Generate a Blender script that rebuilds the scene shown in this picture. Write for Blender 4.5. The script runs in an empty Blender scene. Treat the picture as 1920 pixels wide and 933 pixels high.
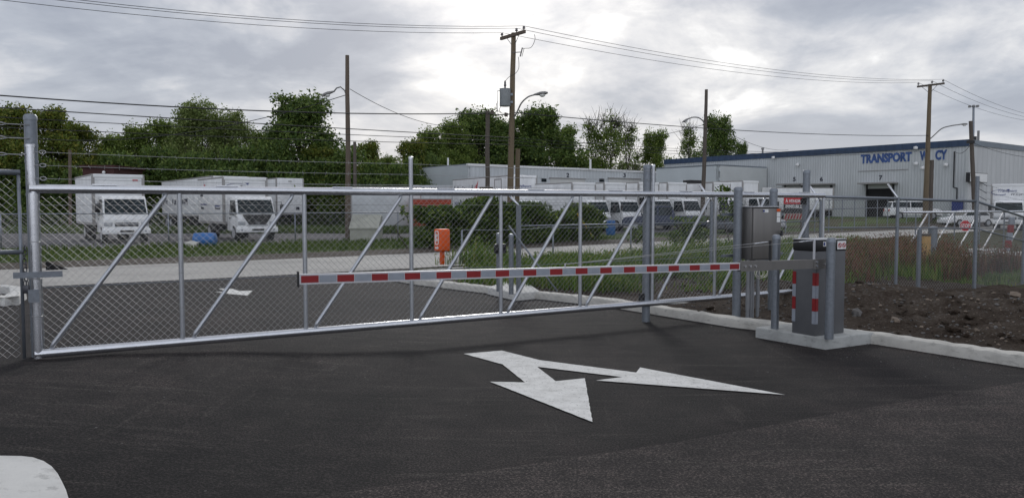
import bpy, bmesh, math, random
from mathutils import Vector, Matrix, noise
random.seed(7)
R = math.radians
scene = bpy.context.scene
COL = scene.collection

# ---------------------------------------------------------------- camera
F, HOR, CAMH = 1440.0, 390.0, 1.65
PITCH = math.atan((466.5 - HOR) / F)
cp, sp = math.cos(PITCH), math.sin(PITCH)
cam_d = bpy.data.cameras.new('camera'); cam = bpy.data.objects.new('camera', cam_d); COL.objects.link(cam)
cam.location = (0, 0, CAMH); cam.rotation_euler = (R(90) - PITCH, 0, 0)
cam_d.sensor_width = 36; cam_d.lens = 36 * F / 1920
cam_d.clip_start = .05; cam_d.clip_end = 2000
scene.camera = cam

def ray(px, py):
    x = (px - 960) / F; y = (466.5 - py) / F
    return Vector((x, cp + y * sp, -sp + y * cp))
def at(px, py, Y):
    d = ray(px, py); return Vector((0, 0, CAMH)) + d * (Y / d.y)
def sm(t):
    t = max(0., min(1., t)); return t * t * (3 - 2 * t)
def hz(x, y):
    b = .2 * sm((-x - .8) / 3.4) * (1 - sm((y - 9) / 7))
    f = .7 * sm((.8 * y - .6 * x - 31) / 4) * sm((x - 16) / 16) * sm((.8 * x + .6 * y - 48) / 12)
    return b + f
def gp(px, py, z=None):
    d = ray(px, py); zz = 0. if z is None else z
    for _ in range(30):
        t = (zz - CAMH) / d.z; p = Vector((0, 0, CAMH)) + d * t
        if z is not None: break
        zz = zz * .5 + hz(p.x, p.y) * .5
    return p
U = Vector((.8, .6, 0)); V = Vector((-.6, .8, 0)); Z = Vector((0, 0, 1))
G = Vector((.8668, .4986, 0)); N = Vector((.4986, -.8668, 0))     # along the gate, out of the gate towards the lens
ANG_V = math.atan2(-.8, .6)            # heading of a vehicle that faces -V
def sv(s, w, z=0): return U * s + V * w + Z * z

# ---------------------------------------------------------------- materials
def new_mat(name):
    m = bpy.data.materials.new(name); m.use_nodes = True
    nt = m.node_tree; b = nt.nodes['Principled BSDF']
    return m, nt, b
def c4(c): return (c[0], c[1], c[2], 1)
def nd(nt, t, **kw):
    n = nt.nodes.new(t)
    for k, v in kw.items():
        if k in n.inputs: n.inputs[k].default_value = v
        else: setattr(n, k, v)
    return n
def mapped(nt, scale=(1, 1, 1), rot=0):
    tc = nd(nt, 'ShaderNodeTexCoord'); mp = nd(nt, 'ShaderNodeMapping')
    mp.inputs['Scale'].default_value = scale; mp.inputs['Rotation'].default_value = (0, 0, rot)
    nt.links.new(tc.outputs['Object'], mp.inputs['Vector']); return mp.outputs['Vector']
def noise_of(nt, vec, scale, detail=3, rough=.55):
    n = nd(nt, 'ShaderNodeTexNoise'); n.inputs['Scale'].default_value = scale
    n.inputs['Detail'].default_value = detail; n.inputs['Roughness'].default_value = rough
    nt.links.new(vec, n.inputs['Vector']); return n.outputs['Fac']
def ramp(nt, fac, stops):
    r = nd(nt, 'ShaderNodeValToRGB'); e = r.color_ramp.elements
    while len(e) > 1: e.remove(e[-1])
    e[0].position = stops[0][0]; e[0].color = c4(stops[0][1])
    for p, c in stops[1:]:
        k = e.new(p); k.color = c4(c)
    nt.links.new(fac, r.inputs['Fac']); return r.outputs['Color']
def mix(nt, fac, a, b, mode='MIX'):
    m = nd(nt, 'ShaderNodeMix', data_type='RGBA', blend_type=mode)
    for sock, val in ((m.inputs['Factor'], fac), (m.inputs[6], a), (m.inputs[7], b)):
        if isinstance(val, (int, float)): sock.default_value = val
        elif isinstance(val, tuple): sock.default_value = c4(val)
        else: nt.links.new(val, sock)
    return m.outputs[2]
def bump(nt, b, h, strength=.3, dist=.01):
    n = nd(nt, 'ShaderNodeBump'); n.inputs['Strength'].default_value = strength; n.inputs['Distance'].default_value = dist
    nt.links.new(h, n.inputs['Height']); nt.links.new(n.outputs['Normal'], b.inputs['Normal'])

_mats = {}
def mat(name, c, rough=.6, metal=0., var=.18, scale=3., bumpy=0., bscale=None, spec=None, stretch=(1, 1, 1)):
    """noise-mottled procedural material"""
    if name in _mats: return _mats[name]
    m, nt, b = new_mat(name)
    v = mapped(nt, stretch)
    f = noise_of(nt, v, scale, 5, .65)
    lo = tuple(x * (1 - var) for x in c); hi = tuple(min(1, x * (1 + var)) for x in c)
    col = ramp(nt, f, [(.3, lo), (.7, hi)])
    nt.links.new(col, b.inputs['Base Color'])
    b.inputs['Roughness'].default_value = rough; b.inputs['Metallic'].default_value = metal
    if spec is not None: b.inputs['Specular IOR Level'].default_value = spec
    if bumpy:
        f2 = noise_of(nt, v, bscale or scale * 6, 4, .6); bump(nt, b, f2, bumpy, .01)
    _mats[name] = m
    return m

M_ALU = mat('aluminium_tube', (.66, .67, .70), .27, .9, .06, 9, .03, 40)
M_GALV = mat('galvanised_steel', (.215, .235, .262), .42, .55, .14, 30, .03, 60)
M_WIRE = mat('galvanised_wire', (.37, .372, .375), .45, .55, .1, 5)
M_GATE = mat('gate_tube', (.46, .475, .50), .34, .75, .08, 20, .02, 60)
M_WIREFAR = mat('dull_galvanised_wire', (.27, .275, .28), .5, .5, .1, 5)
M_STEEL = mat('brushed_stainless', (.23, .22, .21), .45, .7, .12, 4, .03, 60, stretch=(1, 1, .1))
M_BLACKP = mat('black_plastic', (.012, .012, .013), .45, 0, .2, 6)
M_RUBBER = mat('black_rubber', (.015, .015, .016), .8, 0, .3, 8)
M_CHASSIS = mat('chassis_black', (.012, .012, .013), .75, 0, .3, 5)
M_CABGREY = mat('cabinet_grey_paint', (.108, .110, .116), .55, 0, .1, 5, .03, 120)
M_RED = mat('reflective_red', (.25, .010, .012), .5, 0, .12, 14)
M_SILVER = mat('reflective_silver', (.30, .325, .37), .5, .1, .1, 14)
M_BOOM = mat('boom_white_aluminium', (.62, .62, .64), .4, .3, .08, 6)
M_WPAINT = mat('white_vehicle_paint', (.78, .785, .785), .35, 0, .07, 1.4)
M_WBOX = mat('white_box_panel', (.73, .735, .735), .5, 0, .12, 1.6, stretch=(1, 1, .3))
M_DWBOX = mat('dull_white_box_panel', (.52, .54, .55), .55, 0, .12, .8)
M_TRIM = mat('grey_corner_trim', (.30, .29, .28), .55, .2, .15, 3)
M_SILVERP = mat('silver_vehicle_paint', (.42, .43, .45), .3, .4, .06, 2)
M_BLUEP = mat('dark_blue_vehicle_paint', (.025, .035, .07), .3, .2, .1, 2)
M_GREYP = mat('dark_grey_vehicle_paint', (.06, .065, .075), .3, .3, .1, 2)
M_ORANGE = mat('orange_enamel', (.74, .10, .008), .5, 0, .1, 6)
M_WSIGN = mat('white_sign_film', (.78, .78, .77), .45, 0, .05, 4)
M_SIGNRED = mat('sign_red', (.5, .02, .03), .45, 0, .1, 5)
M_SIGNBLUE = mat('logo_blue', (.03, .05, .20), .5, 0, .1, 5)
M_NAVY = mat('dark_lettering', (.02, .022, .04), .5, 0, .1, 5)
M_TEAL = mat('teal_logo', (.02, .14, .15), .5, 0, .1, 5)
M_WALLBLUE = mat('faded_blue_letter_paint', (.05, .10, .27), .75, 0, .5, 1.9)
M_BLUEBARREL = mat('blue_barrel_plastic', (.03, .13, .36), .45, 0, .15, 4)
M_REDCONT = mat('rust_red_container', (.30, .045, .02), .7, 0, .2, 2)
M_YELLOW = mat('yellow_guard', (.6, .42, .05), .5, 0, .15, 5)
M_TAN = mat('tan_sleeve', (.48, .30, .12), .75, 0, .15, 6)
M_CREAM = mat('weathered_beige_paint', (.36, .36, .31), .75, 0, .14, 3)
M_LAMPGLASS = mat('lamp_lens', (.75, .75, .72), .25, 0, .05, 4)
M_LAMPBODY = mat('lamp_housing', (.22, .215, .21), .5, .4, .1, 6)
M_TRANSF = mat('transformer_grey', (.30, .32, .33), .5, .1, .1, 4)
M_PORCELAIN = mat('insulator_glaze', (.16, .15, .15), .25, 0, .1, 5)
M_CABLE = mat('cable_black', (.02, .02, .022), .7, 0, .1, 3)
M_CONDUIT = mat('pvc_conduit', (.22, .225, .235), .6, 0, .1, 8)
M_CORD = mat('pale_cord', (.6, .58, .5), .6, 0, .1, 8)
M_PADLOCK = mat('padlock_steel', (.09, .09, .1), .4, .7, .2, 20)
M_BRICKRED = mat('dark_red_siding', (.055, .018, .016), .8, 0, .2, 2)
M_ROCK = mat('tan_rock', (.19, .15, .115), .9, 0, .3, 7, .4, 30)
M_GREYROCK = mat('grey_rock', (.125, .118, .112), .9, 0, .3, 7, .4, 30)

def glass_mat():
    m, nt, b = new_mat('vehicle_glass')
    b.inputs['Base Color'].default_value = (.02, .03, .035, 1); b.inputs['Roughness'].default_value = .06
    b.inputs['Specular IOR Level'].default_value = .22
    f = noise_of(nt, mapped(nt), 1.3); nt.links.new(ramp(nt, f, [(.35, (.008, .012, .015)), (.7, (.035, .05, .055))]), b.inputs['Base Color'])
    return m
M_GLASS = glass_mat()
def lens_mat(name, c):
    m, nt, b = new_mat(name); b.inputs['Roughness'].default_value = .15
    f = noise_of(nt, mapped(nt), 12); nt.links.new(ramp(nt, f, [(.3, tuple(x * .7 for x in c)), (.7, c)]), b.inputs['Base Color'])
    return m
M_HEADL = lens_mat('headlight_lens', (.42, .44, .46)); M_TAILL = lens_mat('tail_lamp_red', (.5, .04, .02))

def wood_mat(name, a, b_):
    m, nt, b = new_mat(name)
    v = mapped(nt, (9, 9, .35)); f = noise_of(nt, v, 2.2, 6, .7)
    w = noise_of(nt, mapped(nt), .5, 2)
    nt.links.new(mix(nt, w, ramp(nt, f, [(.25, tuple(x * .55 for x in a)), (.5, a), (.75, b_)]), tuple(x * .8 for x in b_)), b.inputs['Base Color'])
    b.inputs['Roughness'].default_value = .85; bump(nt, b, f, .5, .02)
    return m
M_WOOD = wood_mat('weathered_pole_wood', (.115, .085, .062), (.175, .14, .11))
M_WOODTAN = wood_mat('brown_pole_wood', (.14, .105, .066), (.20, .155, .10))
M_WOODGREY = wood_mat('grey_brown_pole_wood', (.09, .072, .058), (.14, .118, .10))

def asphalt_mat(name, lo, mid, hi, fleck):
    m, nt, b = new_mat(name)
    v = mapped(nt); a = math.atan2(.4986, .8668)
    big = noise_of(nt, v, .35, 3, .55); med = noise_of(nt, v, 2.2, 6, .7)
    grain = noise_of(nt, v, 62, 3, .75); fine = noise_of(nt, v, 170, 2, .7)
    st = noise_of(nt, mapped(nt, (.45, 5.5, 1), -a - .12), 1.6, 6, .72)
    st2 = noise_of(nt, mapped(nt, (4.2, .5, 1), -a + .5), 1.1, 5, .7)
    def mul(x, y, f=1.):
        q = nd(nt, 'ShaderNodeMix', data_type='RGBA', blend_type='MULTIPLY'); q.inputs['Factor'].default_value = f
        nt.links.new(x, q.inputs[6]); nt.links.new(y, q.inputs[7]); return q.outputs[2]
    base = ramp(nt, big, [(.36, lo), (.5, mid), (.64, hi)])
    g1 = ramp(nt, grain, [(.38, (.25, .25, .26)), (.48, (.72, .72, .72)), (.54, (1.15, 1.13, 1.12)), (.63, (2.9, 2.75, 2.65))])
    g2 = ramp(nt, fine, [(.36, (.45, .45, .46)), (.5, (1, 1, 1)), (.64, (1.9, 1.85, 1.8))])
    md = ramp(nt, med, [(.34, (.60, .60, .62)), (.5, (.98, .97, .96)), (.66, (1.5, 1.42, 1.38))])
    c = mul(mul(mul(base, g1), g2), md)
    def scuff(src, t0, t1, amt, col, c):
        f1 = ramp(nt, src, [(t0, (0, 0, 0)), (t1, (1, 1, 1))]); f2 = ramp(nt, grain, [(.42, (0, 0, 0)), (.60, (1, 1, 1))])
        q = mul(f1, f2); k = nd(nt, 'ShaderNodeMath', operation='MULTIPLY'); nt.links.new(q, k.inputs[0]); k.inputs[1].default_value = amt
        return mix(nt, k.outputs[0], c, col)
    c = scuff(st, .54, .68, .75, fleck, c); c = scuff(st2, .60, .72, .55, fleck, c)
    nt.links.new(c, b.inputs['Base Color'])
    b.inputs['Roughness'].default_value = .88; b.inputs['Specular IOR Level'].default_value = .22
    bump(nt, b, grain, .7, .008)
    return m
M_ASPH = asphalt_mat('fresh_asphalt', (.0092, .0084, .0085), (.0150, .0132, .0132), (.0220, .0190, .0186), (.09, .077, .069))
M_ASPH2 = asphalt_mat('rolled_asphalt', (.0225, .0196, .0193), (.0290, .0250, .0244), (.037, .0318, .0306), (.13, .112, .098))

def concrete_mat(name, c, scale=2.):
    m, nt, b = new_mat(name); v = mapped(nt)
    a = noise_of(nt, v, scale, 6, .7); f = noise_of(nt, v, 60, 3, .7); s = noise_of(nt, mapped(nt, (1, 1, 3)), 7, 5, .75)
    col = ramp(nt, a, [(.3, tuple(x * .72 for x in c)), (.5, c), (.72, tuple(min(1, x * 1.15) for x in c))])
    stain = ramp(nt, s, [(.54, (0, 0, 0)), (.72, (1, 1, 1))])
    sc = nd(nt, 'ShaderNodeMath', operation='MULTIPLY'); nt.links.new(stain, sc.inputs[0]); sc.inputs[1].default_value = .75
    nt.links.new(mix(nt, sc.outputs[0], col, tuple(x * .4 for x in c)), b.inputs['Base Color'])
    b.inputs['Roughness'].default_value = .85; bump(nt, b, f, .5, .008)
    return m
M_KERB = concrete_mat('kerb_concrete', (.52, .50, .455))
M_PAD = concrete_mat('pad_concrete', (.40, .405, .39), 3)
M_PADW = concrete_mat('pale_pad_concrete', (.60, .59, .56), 1.5)
M_STREET = concrete_mat('street_concrete', (.36, .345, .32), .35)
def paint_mat():
    m, nt, b = new_mat('white_road_paint'); v = mapped(nt)
    f = noise_of(nt, v, 48, 3, .7); g = noise_of(nt, v, 5, 6, .75); h = noise_of(nt, v, 2.0, 6, .8)
    col = ramp(nt, g, [(.3, (.50, .49, .46)), (.5, (.66, .65, .62)), (.7, (.76, .75, .72))])
    pit = ramp(nt, f, [(.30, (1, 1, 1)), (.39, (0, 0, 0))]); worn = ramp(nt, h, [(.30, (.9, .9, .9)), (.40, (0, 0, 0))])
    c = mix(nt, pit, col, (.05, .045, .042)); k = nd(nt, 'ShaderNodeMath', operation='MULTIPLY'); nt.links.new(worn, k.inputs[0]); nt.links.new(ramp(nt, f, [(.45, (1, 1, 1)), (.58, (0, 0, 0))]), k.inputs[1])
    nt.links.new(mix(nt, k.outputs[0], c, (.09, .08, .075)), b.inputs['Base Color']); b.inputs['Roughness'].default_value = .85
    bump(nt, b, f, .6, .005); return m
M_PAINT = paint_mat()
def ground_mat(name, stops, scale, fine, bstr=.8, bd=.03):
    m, nt, b = new_mat(name); v = mapped(nt)
    a = noise_of(nt, v, scale, 6, .7); f = noise_of(nt, v, fine, 5, .75)
    fa = nd(nt, 'ShaderNodeMath', operation='MULTIPLY_ADD'); nt.links.new(a, fa.inputs[0]); fa.inputs[1].default_value = .5
    fb = nd(nt, 'ShaderNodeMath', operation='MULTIPLY'); nt.links.new(f, fb.inputs[0]); fb.inputs[1].default_value = .5
    nt.links.new(fb.outputs[0], fa.inputs[2])
    nt.links.new(ramp(nt, fa.outputs[0], stops), b.inputs['Base Color']); b.inputs['Roughness'].default_value = .95
    b.inputs['Specular IOR Level'].default_value = .15
    bump(nt, b, f, bstr, bd); return m
M_DIRT = ground_mat('dark_dirt_and_gravel', [(.32, (.016, .0105, .007)), (.45, (.042, .029, .0205)), (.56, (.075, .058, .045)), (.68, (.16, .138, .12))], 1.2, 26, 1, .05)
M_GRAVEL = ground_mat('grey_gravel', [(.35, (.055, .052, .055)), (.5, (.105, .10, .105)), (.65, (.18, .175, .18))], .3, 9)
M_EARTH = ground_mat('verge_earth', [(.35, (.03, .03, .014)), (.5, (.055, .055, .025)), (.65, (.09, .08, .05))], .4, 8)
M_TURF = ground_mat('mown_grass', [(.35, (.032, .052, .014)), (.5, (.06, .09, .024)), (.65, (.10, .125, .04))], .5, 14)
M_SHOULD = ground_mat('brown_road_shoulder', [(.35, (.05, .042, .034)), (.5, (.085, .072, .06)), (.65, (.13, .115, .10))], .6, 12)

def siding_mat(name, c, pitch, axis_rot):
    """ribbed metal siding: ribs run up, spaced along the wall's own x axis"""
    m, nt, b = new_mat(name)
    tc = nd(nt, 'ShaderNodeTexCoord'); w = nd(nt, 'ShaderNodeTexWave', wave_type='BANDS', bands_direction='X', wave_profile='SIN')
    mp = nd(nt, 'ShaderNodeMapping'); mp.vector_type = 'TEXTURE'; mp.inputs['Rotation'].default_value = (0, 0, axis_rot)
    nt.links.new(tc.outputs['Object'], mp.inputs['Vector']); nt.links.new(mp.outputs['Vector'], w.inputs['Vector'])
    w.inputs['Scale'].default_value = 2 * math.pi / 20 / pitch
    a = noise_of(nt, mapped(nt, (1, 1, .25)), .5, 5, .7)
    col = ramp(nt, a, [(.3, tuple(x * .8 for x in c)), (.65, c)])
    groove = ramp(nt, w.outputs['Fac'], [(.0, (.0, .0, .0)), (.25, (1, 1, 1))])
    nt.links.new(mix(nt, groove, tuple(x * .8 for x in c), col), b.inputs['Base Color']); b.inputs['Roughness'].default_value = .6
    bump(nt, b, w.outputs['Fac'], .6, .05); return m
M_SIDE_V = siding_mat('ribbed_siding', (.56, .585, .59), .3, math.atan2(.8, -.6))
M_SIDE_U = siding_mat('ribbed_siding_end', (.60, .61, .61), 1.1, math.atan2(.6, .8))
M_SIDE_U2 = siding_mat('ribbed_white_siding', (.61, .64, .655), .5, math.atan2(.6, .8))
M_FLATW = mat('flat_wall_panel', (.53, .57, .585), .6, 0, .06, .4)
M_FLATW2 = mat('flat_wall_panel_warm', (.52, .54, .535), .6, 0, .06, .4)
M_FASCIA = siding_mat('blue_fascia', (.035, .065, .125), .9, math.atan2(.8, -.6))
M_FASCIA2 = mat('grey_fascia', (.20, .23, .26), .6, 0, .1, .6)
M_DOORW = mat('roller_door_white', (.58, .58, .56), .5, 0, .08, .6)
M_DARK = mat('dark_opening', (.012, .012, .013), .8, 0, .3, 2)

def leaf_mat(name, cols, trans=.35):
    m, nt, b = new_mat(name)
    geo = nd(nt, 'ShaderNodeNewGeometry')
    col = ramp(nt, geo.outputs['Random Per Island'], [(i / max(1, len(cols) - 1), c) for i, c in enumerate(cols)])
    nt.links.new(col, b.inputs['Base Color']); b.inputs['Roughness'].default_value = .6; b.inputs['Specular IOR Level'].default_value = .3
    t = nd(nt, 'ShaderNodeBsdfTranslucent'); nt.links.new(col, t.inputs['Color'])
    ms = nd(nt, 'ShaderNodeMixShader'); ms.inputs[0].default_value = trans
    nt.links.new(b.outputs[0], ms.inputs[1]); nt.links.new(t.outputs[0], ms.inputs[2])
    nt.links.new(ms.outputs[0], nt.nodes['Material Output'].inputs['Surface'])
    return m
M_LEAF = leaf_mat('leaf_green', [(0.056, 0.088, 0.018), (0.106, 0.163, 0.031), (0.163, 0.225, 0.045), (0.237, 0.288, 0.069)], .42)
M_LEAFDK = leaf_mat('leaf_dark_green', [(0.037, 0.069, 0.018), (0.075, 0.125, 0.027), (0.119, 0.181, 0.040), (0.188, 0.237, 0.056)])
M_LEAFOL = leaf_mat('leaf_olive', [(.055, .08, .015), (.11, .155, .026), (.16, .20, .034), (.26, .235, .045)])
M_LEAFWIL = leaf_mat('leaf_willow', [(0.088, 0.125, 0.035), (0.150, 0.206, 0.057), (0.213, 0.269, 0.083), (0.275, 0.312, 0.112)])
M_VINE = leaf_mat('vine_leaf', [(.02, .042, .008), (.04, .078, .014), (.075, .13, .022), (.12, .18, .035), (.20, .25, .05)])
M_WEED = leaf_mat('weed_blade', [(.04, .08, .012), (.075, .14, .02), (.11, .185, .028), (.15, .22, .04), (.25, .24, .09)])
M_REDWEED = leaf_mat('reddish_weed_blade', [(.09, .045, .028), (.17, .072, .046), (.24, .125, .075), (.13, .09, .045), (.075, .065, .028), (.085, .125, .03)])
M_GRASSB = leaf_mat('grass_blade', [(.04, .07, .016), (.075, .115, .028), (.13, .165, .045)])
M_BARK = wood_mat('tree_bark', (.05, .042, .034), (.085, .072, .06))

# ---------------------------------------------------------------- mesh builder
ORG = {}
class MB:
    def __init__(s): s.v = []; s.f = []; s.mi = []; s.cur = 0
    def add(s, vs, fs):
        o = len(s.v); s.v += [tuple(v) for v in vs]
        for f in fs: s.f.append(tuple(i + o for i in f)); s.mi.append(s.cur)
        return s
    def box(s, c, ax, ay, az):
        """centre and three half-axis vectors"""
        c = Vector(c); ax, ay, az = Vector(ax), Vector(ay), Vector(az)
        if ax.cross(ay).dot(az) < 0: ax = -ax
        vs = [c + ax * i + ay * j + az * k for i in (-1, 1) for j in (-1, 1) for k in (-1, 1)]
        s.add(vs, [(0, 1, 3, 2), (4, 6, 7, 5), (0, 4, 5, 1), (2, 3, 7, 6), (0, 2, 6, 4), (1, 5, 7, 3)]); return s
    def abox(s, x0, x1, y0, y1, z0, z1):
        return s.box(((x0 + x1) / 2, (y0 + y1) / 2, (z0 + z1) / 2), ((x1 - x0) / 2, 0, 0), (0, (y1 - y0) / 2, 0), (0, 0, (z1 - z0) / 2))
    def bbox(s, x0, x1, y0, y1, z0, z1, r=.02, M=None, seg=2):
        """bevelled box"""
        bm = bmesh.new(); bmesh.ops.create_cube(bm, size=1)
        for v in bm.verts: v.co = Vector(((x0 + x1) / 2 + v.co.x * (x1 - x0), (y0 + y1) / 2 + v.co.y * (y1 - y0), (z0 + z1) / 2 + v.co.z * (z1 - z0)))
        bmesh.ops.bevel(bm, geom=list(bm.edges), offset=r, segments=seg, affect='EDGES', profile=.5)
        s.bm(bm, M); bm.free(); return s
    def bm(s, bm, M=None):
        bm.verts.index_update()
        vs = [(M @ v.co) if M is not None else v.co.copy() for v in bm.verts]
        s.add(vs, [tuple(v.index for v in f.verts) for f in bm.faces]); return s
    def tube(s, pts, r, n=8, caps=True):
        pts = [Vector(p) for p in pts]; rs = r if isinstance(r, (list, tuple)) else [r] * len(pts)
        o = len(s.v); prev = None
        for i, p in enumerate(pts):
            if i == 0: d = pts[1] - p
            elif i == len(pts) - 1: d = p - pts[i - 1]
            else: d = (pts[i + 1] - p).normalized() + (p - pts[i - 1]).normalized()
            d = d.normalized() if d.length > 1e-9 else Vector((0, 0, 1))
            if prev is None:
                a = d.orthogonal().normalized()
                if abs(d.z) < .99:
                    a = d.cross(Z).normalized()
            else:
                a = prev - d * prev.dot(d); a = a.normalized() if a.length > 1e-6 else d.orthogonal().normalized()
            prev = a; b = d.cross(a)
            for k in range(n):
                t = 2 * math.pi * k / n; s.v.append(tuple(p + (a * math.cos(t) + b * math.sin(t)) * rs[i]))
        for i in range(len(pts) - 1):
            for k in range(n):
                k2 = (k + 1) % n
                s.f.append((o + i * n + k, o + i * n + k2, o + (i + 1) * n + k2, o + (i + 1) * n + k)); s.mi.append(s.cur)
        if caps:
            s.f.append(tuple(o + k for k in reversed(range(n)))); s.mi.append(s.cur)
            s.f.append(tuple(o + (len(pts) - 1) * n + k for k in range(n))); s.mi.append(s.cur)
        return s
    def prism(s, prof, a, b):
        """profile (list of 3D points) extruded from offset a to offset b"""
        a, b = Vector(a), Vector(b); n = len(prof); P = [Vector(p) for p in prof]
        nrm = Vector((0, 0, 0))
        for i in range(n): nrm += P[i].cross(P[(i + 1) % n])
        if nrm.dot(b - a) > 0: P = P[::-1]
        vs = [p + a for p in P] + [p + b for p in P]
        s.add(vs, [tuple(range(n))] + [tuple(reversed(range(n, 2 * n)))] + [(i, i + n, (i + 1) % n + n, (i + 1) % n) for i in range(n)]); return s
    def sphere(s, c, r, nu=10, nv=7, sc=(1, 1, 1)):
        bm = bmesh.new(); bmesh.ops.create_uvsphere(bm, u_segments=nu, v_segments=nv, radius=r)
        for v in bm.verts: v.co = Vector((v.co.x * sc[0], v.co.y * sc[1], v.co.z * sc[2])) + Vector(c)
        s.bm(bm); bm.free(); return s
    def build(s, name, mats, parent=None, smooth=False, auto=None):
        me = bpy.data.meshes.new(name); off = ORG.get(parent.name, Vector((0, 0, 0))) if parent is not None else Vector((0, 0, 0))
        vs = [(v[0] - off.x, v[1] - off.y, v[2] - off.z) for v in s.v] if off.length else s.v
        me.from_pydata(vs, [], s.f)
        if not isinstance(mats, (list, tuple)): mats = [mats]
        for m in mats: me.materials.append(m)
        if len(mats) > 1: me.polygons.foreach_set('material_index', s.mi)
        if smooth: me.polygons.foreach_set('use_smooth', [True] * len(me.polygons))
        me.update()
        o = bpy.data.objects.new(name, me); COL.objects.link(o)
        if smooth and auto:
            bm = bmesh.new(); bm.from_mesh(me)
            for e in bm.edges: e.smooth = not (len(e.link_faces) == 2 and e.calc_face_angle(0) > auto)
            bm.to_mesh(me); bm.free()
        if parent is not None:
            o.parent = parent; ORG[o.name] = off
        return o

def tag(o, label, cat, group=None, kind=None):
    if label: o['label'] = label
    if cat: o['category'] = cat
    if group: o['group'] = group
    if kind: o['kind'] = kind
    return o
def thing(name, label, cat, loc=(0, 0, 0), group=None):
    o = bpy.data.objects.new(name, None); COL.objects.link(o); o.location = loc; o.empty_display_size = .2
    ORG[o.name] = Vector(loc); return tag(o, label, cat, group)
def one(mb, name, mats, label, cat, group=None, smooth=False, kind=None, auto=None, loc=None):
    if loc is not None:
        mb.v = [(x - loc[0], y - loc[1], z - loc[2]) for x, y, z in mb.v]
    o = mb.build(name, mats, None, smooth, auto)
    if loc is not None: o.location = loc
    return tag(o, label, cat, group, kind)
def struct(mb, name, m, smooth=False):
    o = mb.build(name, m, None, smooth); o['kind'] = 'structure'; return o
KIDS = {}
def copy_tree(o, loc, rz=0, label=None, scale=None):
    c = o.copy(); COL.objects.link(c); c.location = loc; c.rotation_euler = (0, 0, rz)
    if scale: c.scale = scale
    if label: c['label'] = label
    for ch in o.children:
        d = ch.copy(); COL.objects.link(d); d.parent = c
        for g in ch.children:
            e = g.copy(); COL.objects.link(e); e.parent = d
    return c

def sheet(poly, z, step=None, zf=None):
    """flat polygon, cut into a grid so that it can follow the ground"""
    bm = bmesh.new(); vs = [bm.verts.new((p[0], p[1], 0)) for p in poly]
    f = bm.faces.new(vs); f.normal_update()
    if f.normal.z < 0: bmesh.ops.reverse_faces(bm, faces=[f])
    if step:
        xs = [p[0] for p in poly]; ys = [p[1] for p in poly]
        for ax, (a, b) in enumerate(((min(xs), max(xs)), (min(ys), max(ys)))):
            k = a + step
            while k < b:
                co = [0, 0, 0]; no = [0, 0, 0]; co[ax] = k; no[ax] = 1
                bmesh.ops.bisect_plane(bm, geom=bm.verts[:] + bm.edges[:] + bm.faces[:], plane_co=co, plane_no=no); k += step
    for v in bm.verts: v.co.z = z + (zf or hz)(v.co.x, v.co.y)
    mb = MB().bm(bm); bm.free(); return mb

def text_mb(txt, origin, right, up, width=None, height=1., depth=.01, bold=0., shear=0.):
    """lettering as real extruded faces; origin = lower left of the text"""
    cu = bpy.data.curves.new('lettering', 'FONT'); cu.body = txt; cu.size = 1; cu.extrude = .5; cu.offset = bold; cu.resolution_u = 3; cu.shear = shear
    ob = bpy.data.objects.new('lettering_source', cu); COL.objects.link(ob)
    dg = bpy.context.evaluated_depsgraph_get(); dg.update()
    me = bpy.data.meshes.new_from_object(ob.evaluated_get(dg))
    xs = [v.co.x for v in me.vertices]; ys = [v.co.y for v in me.vertices]
    x0, x1, y0, y1 = min(xs), max(xs), min(ys), max(ys)
    sy = height / (y1 - y0); sx = width / (x1 - x0) if width else sy
    right, up = Vector(right).normalized(), Vector(up).normalized(); nrm = right.cross(up)
    vs = [Vector(origin) + right * ((v.co.x - x0) * sx) + up * ((v.co.y - y0) * sy) + nrm * (v.co.z * depth) for v in me.vertices]
    mb = MB(); mb.add(vs, [tuple(p.vertices) for p in me.polygons])
    bpy.data.objects.remove(ob); bpy.data.meshes.remove(me); bpy.data.curves.remove(cu)
    return mb

def chain(p0, p1, zb0, zt0, zb1, zt1, w=.072, r=.0028, mb=None, y0=0.):
    """chain link fabric between two ground points: interlocked zig-zag wires"""
    mb = mb or MB(); p0, p1 = Vector(p0), Vector(p1); p0.z = p1.z = 0
    L = (p1 - p0).length; d = (p1 - p0) / L; nr = Vector((d.y, -d.x, 0)); a = w / 2
    n = int(L / a)
    offs = [nr * r, nr * (-r * .5) + Z * (r * .87), nr * (-r * .5) - Z * (r * .87)]
    for k in range(n):
        f = k / n; zb = zb0 + (zb1 - zb0) * f; zt = zt0 + (zt1 - zt0) * f
        m = int((zt - zb) / a); o = len(mb.v)
        for j in range(m + 1):
            x = (k + ((j + k) % 2)) * a
            q = p0 + d * x + Z * (zb + j * a)
            for of in offs: mb.v.append(tuple(q + of))
        for j in range(m):
            for t in range(3):
                t2 = (t + 1) % 3; b = o + j * 3
                mb.f.append((b + t, b + t2, b + 3 + t2, b + 3 + t)); mb.mi.append(mb.cur)
    return mb
def barbed(p0, p1, sag=.02, r=.0022, every=.13):
    p0, p1 = Vector(p0), Vector(p1); mb = MB(); L = (p1 - p0).length; n = 12
    pts = [p0.lerp(p1, i / n) - Z * (sag * 4 * (i / n) * (1 - i / n)) for i in range(n + 1)]
    mb.tube(pts, r, 4)
    k = every
    while k < L:
        t = k / L; q = p0.lerp(p1, t) - Z * (sag * 4 * t * (1 - t)); a = random.uniform(0, 3.1)
        o = Vector((math.cos(a) * .5, math.cos(a) * .3, math.sin(a))) * .022
        mb.tube([q - o, q + o], .0016, 3); k += every
    return mb
def sag_wire(pts, r):
    return MB().tube(pts, r, 5)
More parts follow.
